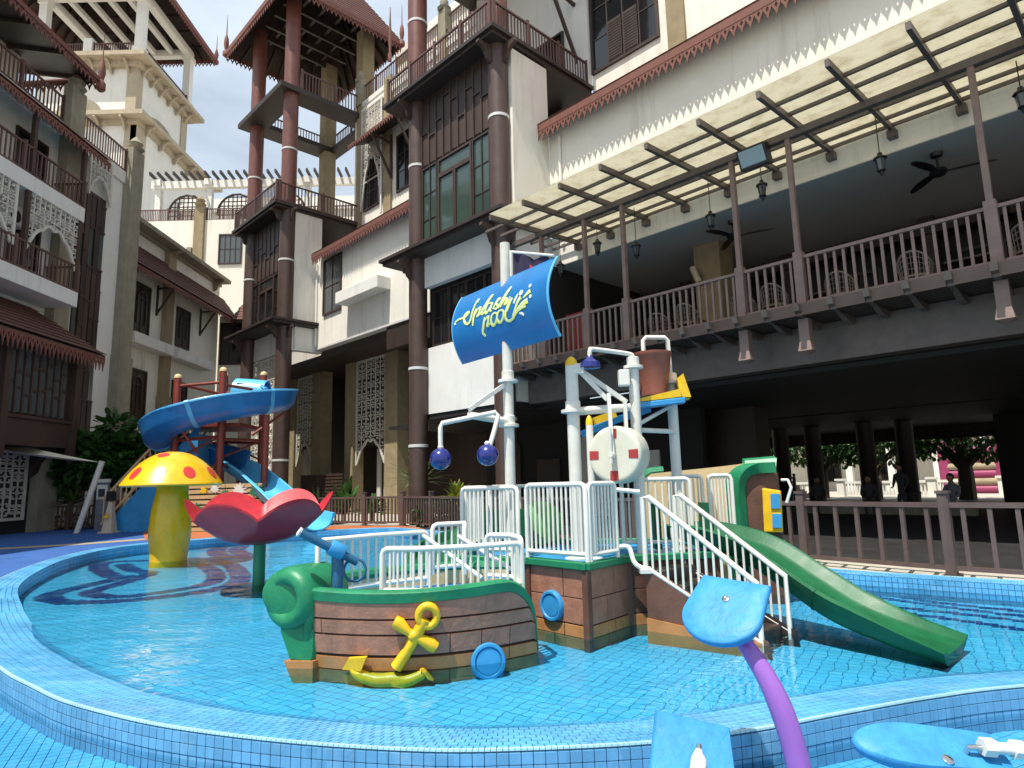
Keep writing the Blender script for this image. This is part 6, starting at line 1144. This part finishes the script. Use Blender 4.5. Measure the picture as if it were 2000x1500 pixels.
hood = [V((-11.3, 26.2, 5.5)), V((-10.7, 26.2, 5.45)), V((-10.1, 26.25, 5.38))]; sweep(MB(), hood, [(.62*math.cos(a), .62*math.sin(a)-.05) for a in [-.3+(PI+.6)*k/16 for k in range(17)]]+[(.56*math.cos(a), .56*math.sin(a)-.05) for a in [PI+.3-(PI+.6)*k/16 for k in range(17)]], True).build('entry_hood', 'sky_blue', BT, True)
for x, y, z in ((-8.95, 25.2, 4.5), (-13.8, 24.2, 3.0), (-11.9, 22.9, 3.8)): MB().tube([(x, y, z), (x*.5-5.6, y*.5+12.2, z-.9)], .05, 6).build('chute_strut', 'play_red', BT, True)
# stair to the tower
TS = thing('tower_stair', 'blue stair with cream balusters left of the mushroom stem', 'stair', (-14.5, 25, GZ))
for i in range(12): MB().box(-15.0+i*.26, -14.7+i*.26, 24.2, 25.4, GZ, .35+i*.3).build('step', 'sky_blue', TS)
MB().prism([(-15.2, 24.15, GZ), (-11.8, 24.15, GZ), (-11.8, 24.15, 4.0), (-15.2, 24.15, .2)], (0, .05, 0)).build('side_panel', 'play_blue', TS)
for y in (24.12, 25.45):
    for dz in (.25, 1.15): MB().tube([(-15.2, y, .15+dz), (-11.8, y, 3.95+dz)], .045, 8).build('handrail', 'tan_panel', TS, True)
    for i in range(17): x = -15.15+i*.2; z = .2+(x+15.2)*1.118; MB().tube([(x, y, z+.2), (x, y, z+1.1)], .022, 6).build('baluster', 'tan_panel', TS, True)
# pallet board with paint splats
PB = thing('splat_board', 'wooden slat board covered with colourful paint splat shapes', 'play panel', (-10.2, 23, GZ))
for x in (-11.4, -10.2, -8.89): MB().box(x-.05, x+.05, 23.03, 23.12, GZ, 1.76).build('upright', 'wood_dark', PB)
MB().box(-11.45, -8.92, 23.125, 23.15, GZ, 1.75).build('backing', 'joint', PB)
for j in range(9): MB().box(-11.48, -10.21, 22.99, 23.029, .14+j*.185, .27+j*.185).build('slat', 'board_wood', PB); MB().box(-10.19, -8.9, 22.99, 23.029, .145+j*.185, .275+j*.185).build('slat', 'board_wood', PB)
for x, z, r_, mt in ((-10.95, 1.55, .16, 'plastic_yellow'), (-10.55, 1.6, .2, 'white_pipe'), (-10.2, 1.42, .17, 'ship_green'), (-9.7, 1.52, .3, 'white_pipe'), (-9.1, 1.5, .28, 'ship_green'), (-10.6, 1.1, .17, 'play_blue'), (-11.2, .9, .26, 'ship_green'), (-10.1, .85, .15, 'plastic_yellow'), (-9.4, .7, .2, 'petal_red')):
    MB().prism([(x+r_*(1 if k % 2 else .55+.1*math.sin(k*2.3))*math.cos(2*PI*k/22)*(.8+.25*math.sin(k*1.7)**2), 22.985, z+r_*(1 if k % 2 else .55)*math.sin(2*PI*k/22)*(.8+.25*math.sin(k*1.7)**2)) for k in range(22)], (0, -.015, 0)).build('paint_splat', mt, PB)
# ================================================================ fences
def fence(name, lab, pts, zb, nb_per_m=5.2, h=1.02, mat='fence_brown', post_gap=1.9):
    T = thing(name, lab, 'fence', (*pts[0], zb)); cm = cube(mat)
    for a, b_ in zip(pts, pts[1:]):
        a, b_ = V((*a, 0)), V((*b_, 0)); d = b_-a; L = d.length; ang = math.atan2(d.y, d.x); n = max(1, round(L/post_gap))
        for i in range(n+1):
            p = a+d*(i/n); piece('post', cm, T, (p.x, p.y, zb+h*.54), (.12, .12, h*1.08), (0, 0, ang)); piece('post_cap', cm, T, (p.x, p.y, zb+h*1.1), (.15, .15, .04), (0, 0, ang)); piece('post_foot', cm, T, (p.x, p.y, zb+.02), (.2, .2, .04), (0, 0, ang))
        for i in range(n):
            p = a+d*((i+.5)/n); W_ = L/n-.12; piece('rail', cm, T, (p.x, p.y, zb+h*.93), (W_, .075, .07), (0, 0, ang)); piece('rail', cm, T, (p.x, p.y, zb+.13), (W_, .06, .06), (0, 0, ang)); k = max(2, round(W_*nb_per_m))
            for j in range(k): q = a+d*((i+(j+.7)/(k+.4))/n); piece('baluster', cm, T, (q.x, q.y, zb+.12+h*.39), (.055, .05, h*.78), (0, 0, ang))
    return T
fence('pool_fence', 'brown slatted fence along the right pool edge in front of the undercroft', [(2.6, 13.6), (4.75, 10.9), (6.0, 9.2), (7.2, 8.1), (8.6, 7.2)], GZ, 3.1, 1.06, 'fence_brown', 2.1)
fence('garden_fence', 'dark brown fence running behind the ship from the planting to the undercroft', [(-4.0, 23.6), (-1.6, 20.2), (2.55, 13.75)], GZ, 5.6, 1.1)
fence('planter_fence', 'brown fence in front of the shrubs below the arched screens', [(-8.6, 25.9), (-4.1, 23.7)], GZ, 6.5, 1.1)
fence('left_fence', 'reddish brown fence in the shade below the left hotel wing', [(-22, 26.6), (-16.0, 26.4)], GZ, 6, 1.0, 'rail_red')
# ================================================================ shade sail, sign stand, cone
SS = thing('shade_sail_pole', 'leaning white steel pole holding the shade sail', 'pole', (-16.0, 24, GZ)); MB().tube([(-16.0, 24, GZ), (-15.25, 24, 2.7)], .1, 16).build('shaft', 'white_pipe', SS, True); MB().lathe([(.2, GZ), (.2, GZ+.03)], 16, (-16, 24, 0)).build('base_plate', 'chrome', SS)
SA = thing('shade_sail', 'cream shade sail stretched from the leaning pole out of the left edge', 'shade sail', (-15.3, 24, 2.6)); g_ = [[V((-15.27, 24, 2.66)).lerp(V((-21, 22.0+2.6*t/8, 3.75+.3*t/8)), s_/12)+V((0, 0, -.22*math.sin(PI*s_/12)*math.sin(PI*(t+1)/10))) for s_ in range(13)] for t in range(9)]; MB().grid(g_).build('cloth', 'sail_cream', SA, True)
IS = thing('information_stand', 'narrow dark information stand beside the tower stair', 'sign', (-16.2, 26.0, GZ)); MB().box(-16.4, -15.95, 25.6, 25.7, GZ, 2.05).build('panel', 'cloth_grey', IS); MB().box(-16.38, -15.97, 25.57, 25.598, 1.3, 1.85).build('poster', 'offwhite', IS); MB().box(-16.3, -16.05, 25.55, 25.57, 1.4, 1.7).build('picture', 'cloth_dark', IS); MB().box(-16.42, -15.93, 25.56, 25.72, 1.95, 2.08).build('header', 'white_plastic', IS)
CO = thing('caution_cone', 'tall cream caution cone with a small black notice at the stair foot', 'cone', (-14.6, 25.0, GZ)); MB().box(-14.92, -14.38, 23.5, 24.0, GZ, GZ+.06).lathe([(.26, GZ+.06), (.1, 1.15), (.09, 1.2)], 4, (-14.65, 23.75, 0), Matrix.Rotation(PI/4, 4, 'Z')).build('cone', 'cone_tan', CO); MB().box(-14.82, -14.48, 23.7, 23.74, 1.25, 1.6).build('notice', 'black_metal', CO); MB().prism([(-14.65, 23.53, .85), (-14.75, 23.5, .65), (-14.55, 23.5, .65)], (0, -.01, 0)).build('warning_triangle', 'plastic_yellow', CO)
# ================================================================ planting
tree('fiddle_leaf_tree', 'dark green large-leaved tree in front of the left hotel wing', 'tree', (-17.6, 27.4, GZ), 4.6, [((-17.4, 27.0, 2.9), (1.5, 1.2, .95)), ((-18.9, 27.0, 2.4), (1.2, 1.0, .75)), ((-16.3, 27.2, 3.0), (.95, .9, .9)), ((-17.0, 27.3, 4.1), (.55, .5, .75)), ((-16.0, 27.3, 4.0), (.42, .4, .5)), ((-18.2, 27.1, 3.5), (.75, .7, .6)), ((-15.9, 27.0, 2.2), (.6, .6, .5)), ((-20.2, 26.9, 2.2), (.9, .8, .6))], .42, 'leaf', 3600, 4, .1, .62)
def spiky(name, lab, x, y, n, L, mat, seed, w=.06, up=.9, z0=None):
    rng = random.Random(seed); T = thing(name, lab, 'plant', (x, y, GZ)); z = z0 or GZ; m = MB()
    for i in range(n):
        a = rng.uniform(0, 2*PI); e = rng.uniform(.25, 1.35)*up; l_ = L*rng.uniform(.6, 1.1); d = V((math.cos(a)*math.cos(e), math.sin(a)*math.cos(e), math.sin(e))); s_ = V((-math.sin(a), math.cos(a), 0)); pr = None; rows = []
        for k in range(6): t = k/5; p = V((x, y, z))+d*l_*t-V((0, 0, .35*l_*t*t*math.cos(e))); ww = w*(math.sin(PI*min(1, .15+.8*t))+.05)*.9; rows.append([p-s_*ww, p+V((0, 0, -ww*.35)), p+s_*ww])
        m.grid(rows)
    m.build('leaves', mat, T, True); MB().tube([(x, y, GZ), (x, y, z+.05)], .06, 8).build('stem', 'trunk', T, True); return T
spiky('croton_plant', 'yellow-green croton bush behind the fence by the round column', -2.0, 22.6, 90, .85, 'leaf_yellow', 1, .09, 1.0, .95)
spiky('palm_plant', 'tall spiky palm beside the brown column', -3.9, 26.6, 46, 1.9, 'leaf_pale', 2, .05, .9, 1.6)
spiky('bird_plant', 'broad-leaved green plant behind the fence under the arched screen', -6.9, 26.6, 22, 1.5, 'leaf', 3, .22, 1.15, .5)
spiky('small_plant', 'small spiky plant left of the broad-leaved plant behind the fence', -8.2, 27.2, 34, 1.0, 'leaf_pale', 4, .07, 1.0, .7)
spiky('low_plant', 'low green plant behind the fence right of the broad-leaved plant', -5.6, 25.7, 30, .95, 'leaf', 5, .12, 1.0, .5)
spiky('yucca_plant', 'spiky yucca in the shade below the shade sail', -18.2, 26.9, 60, 1.1, 'leaf_pale', 6, .05, .9, 1.1)
for i, (x, y, lab) in enumerate(((-2.9, 22.9, 'leafy shrub low behind the garden fence near the column base'), (-1.2, 20.9, 'leafy shrub behind the garden fence below the yellow croton'), (-.2, 19.3, 'leafy shrub behind the garden fence beside the ship mast'))):
    T = thing('fence_shrub', lab, 'shrub', (x, y, GZ), group='shrubs behind the garden fence'); leaves(260, (x, y, .55), (.55, .5, .5), .22, random.Random(60+i), .5).build('foliage', 'leaf_pale' if i % 2 else 'leaf', T)
for i in range(4):
    x = -17.3-i*1.15; T = thing('hedge_plant', ('pale leafy groundcover clump nearest the sail pole behind the left fence', 'pale leafy groundcover clump below the tree trunk behind the left fence', 'pale leafy groundcover clump below the yucca behind the left fence', 'pale leafy groundcover clump at the left end of the left fence')[i], 'plant', (x, 27.0, GZ), group='clumps behind the left fence'); leaves(160, (x, 27.0, .35), (.6, .35, .35), .2, random.Random(80+i), .5).build('foliage', 'leaf_pale', T)
# ================================================================ people resting in the undercroft
def person(lab, u, c_, rz, pose, top):
    x, y, z = B2W(u, c_, GZ); T = thing('person', lab, 'person', (x, y, z)); 
    if pose == 'sit': J = {'pel': (0, 0, .46), 'sp': (0, -.03, .72), 'ch': (0, -.02, .95), 'nk': (0, 0, 1.08), 'hd': (0, .03, 1.2), 'kL': (.12, .42, .48), 'aL': (.12, .45, .06), 'tL': (.12, .6, .04), 'kR': (-.12, .42, .48), 'aR': (-.12, .43, .06), 'tR': (-.12, .58, .04), 'sL': (.2, -.02, .97), 'eL': (.25, .1, .72), 'wL': (.14, .32, .58), 'sR': (-.2, -.02, .97), 'eR': (-.25, .1, .72), 'wR': (-.14, .32, .58)}
    else: J = {'pel': (0, 0, .88), 'sp': (0, -.02, 1.1), 'ch': (0, 0, 1.32), 'nk': (0, .02, 1.46), 'hd': (0, .05, 1.6), 'kL': (.1, .05, .48), 'aL': (.11, -.02, .08), 'tL': (.12, .14, .04), 'kR': (-.1, .06, .48), 'aR': (-.12, .02, .08), 'tR': (-.13, .18, .04), 'sL': (.19, 0, 1.36), 'eL': (.24, .02, 1.08), 'wL': (.2, .2, .95), 'sR': (-.19, 0, 1.36), 'eR': (-.24, .02, 1.08), 'wR': (-.2, .16, .92)}
    rad = {'pel': .15, 'sp': .135, 'ch': .15, 'nk': .06, 'hd': .1, 'k': .075, 'a': .05, 't': .045, 's': .075, 'e': .05, 'w': .038}
    E_ = [('pel', 'sp'), ('sp', 'ch'), ('ch', 'nk'), ('nk', 'hd')]+[(p, q) for s_ in 'LR' for p, q in (('pel', 'k'+s_), ('k'+s_, 'a'+s_), ('a'+s_, 't'+s_), ('ch', 's'+s_), ('s'+s_, 'e'+s_), ('e'+s_, 'w'+s_))]
    ks = list(J); me = bpy.data.meshes.new('person_body'); me.from_pydata([J[k] for k in ks], [(ks.index(a), ks.index(b)) for a, b in E_], []); ob = bpy.data.objects.new('body', me); COL.objects.link(ob); ob.parent = T; me.materials.append(M[top])
    sk = ob.modifiers.new('skin', 'SKIN'); ob.modifiers.new('sub', 'SUBSURF').levels = 1; ob.modifiers['sub'].render_levels = 1; ob.modifiers['skin'].use_smooth_shade = True
    for i, k in enumerate(ks): r_ = rad.get(k, rad.get(k[0], .1)); me.skin_vertices[0].data[i].radius = (r_, r_*(.75 if k in ('ch', 'sp', 'pel') else 1)); me.skin_vertices[0].data[i].use_root = (k == 'pel')
    h = V(J['hd'])+V((0, .01, .06)); hd_ = MB().sphere(h, .115, 16, (.85, .95, 1.1)).sphere(h+V((0, .115, -.02)), .022, 8).build('head', 'skin', T, True)
    hd_.data.transform(Matrix.Translation(V((x, y, z)))) ; MB().sphere(h+V((0, -.02, .03)), .122, 14, (.88, .93, 1.02)).build('hair', 'hair', T, True).data.transform(Matrix.Translation(V((x, y, z))))
    for s_ in 'LR':
        w = V(J['w'+s_]); m = MB(); m.sphere(w+V((0, .04, -.01)), .04, 8, (.7, 1.1, .5))
        for k in range(4): m.tube([w+V(((k-1.5)*.018, .07, -.01)), w+V(((k-1.5)*.02, .11, -.025)), w+V(((k-1.5)*.018, .135-.008*abs(k-1.5), -.05))], [.009, .008, .006], 5)
        m.tube([w+V((.03, .03, 0)), w+V((.05, .07, -.01))], [.01, .008], 5); m.build('hand', 'skin', T, True).data.transform(Matrix.Translation(V((x, y, z))))
    for o in T.children:
        pass
    T.rotation_euler = (0, 0, rz)
    return T
person('seated person in dark clothes on the undercroft bench nearest the thick column', -8.1, 26, 2.6, 'sit', 'cloth_dark'); person('standing person in dark clothes between the undercroft columns', -7.3, 27, 2.2, 'stand', 'cloth_dark'); person('seated person in grey at the right end of the undercroft bench', -5.2, 24.5, 2.0, 'sit', 'cloth_grey'); person('seated person in dark clothes at the left end of the undercroft bench', -10.0, 26.2, 2.9, 'sit', 'cloth_dark')
UB = thing('stone_bench', 'long dark stone bench inside the undercroft', 'bench', (-7.5, 26, GZ), 'B'); MB().box(-10.6, -4.7, 25.6, 26.3, .42, .5).build('seat', 'stone_grey', UB); MB().box(-10.4, -4.9, 25.75, 26.25, GZ, .42).build('base', 'stone_grey', UB)
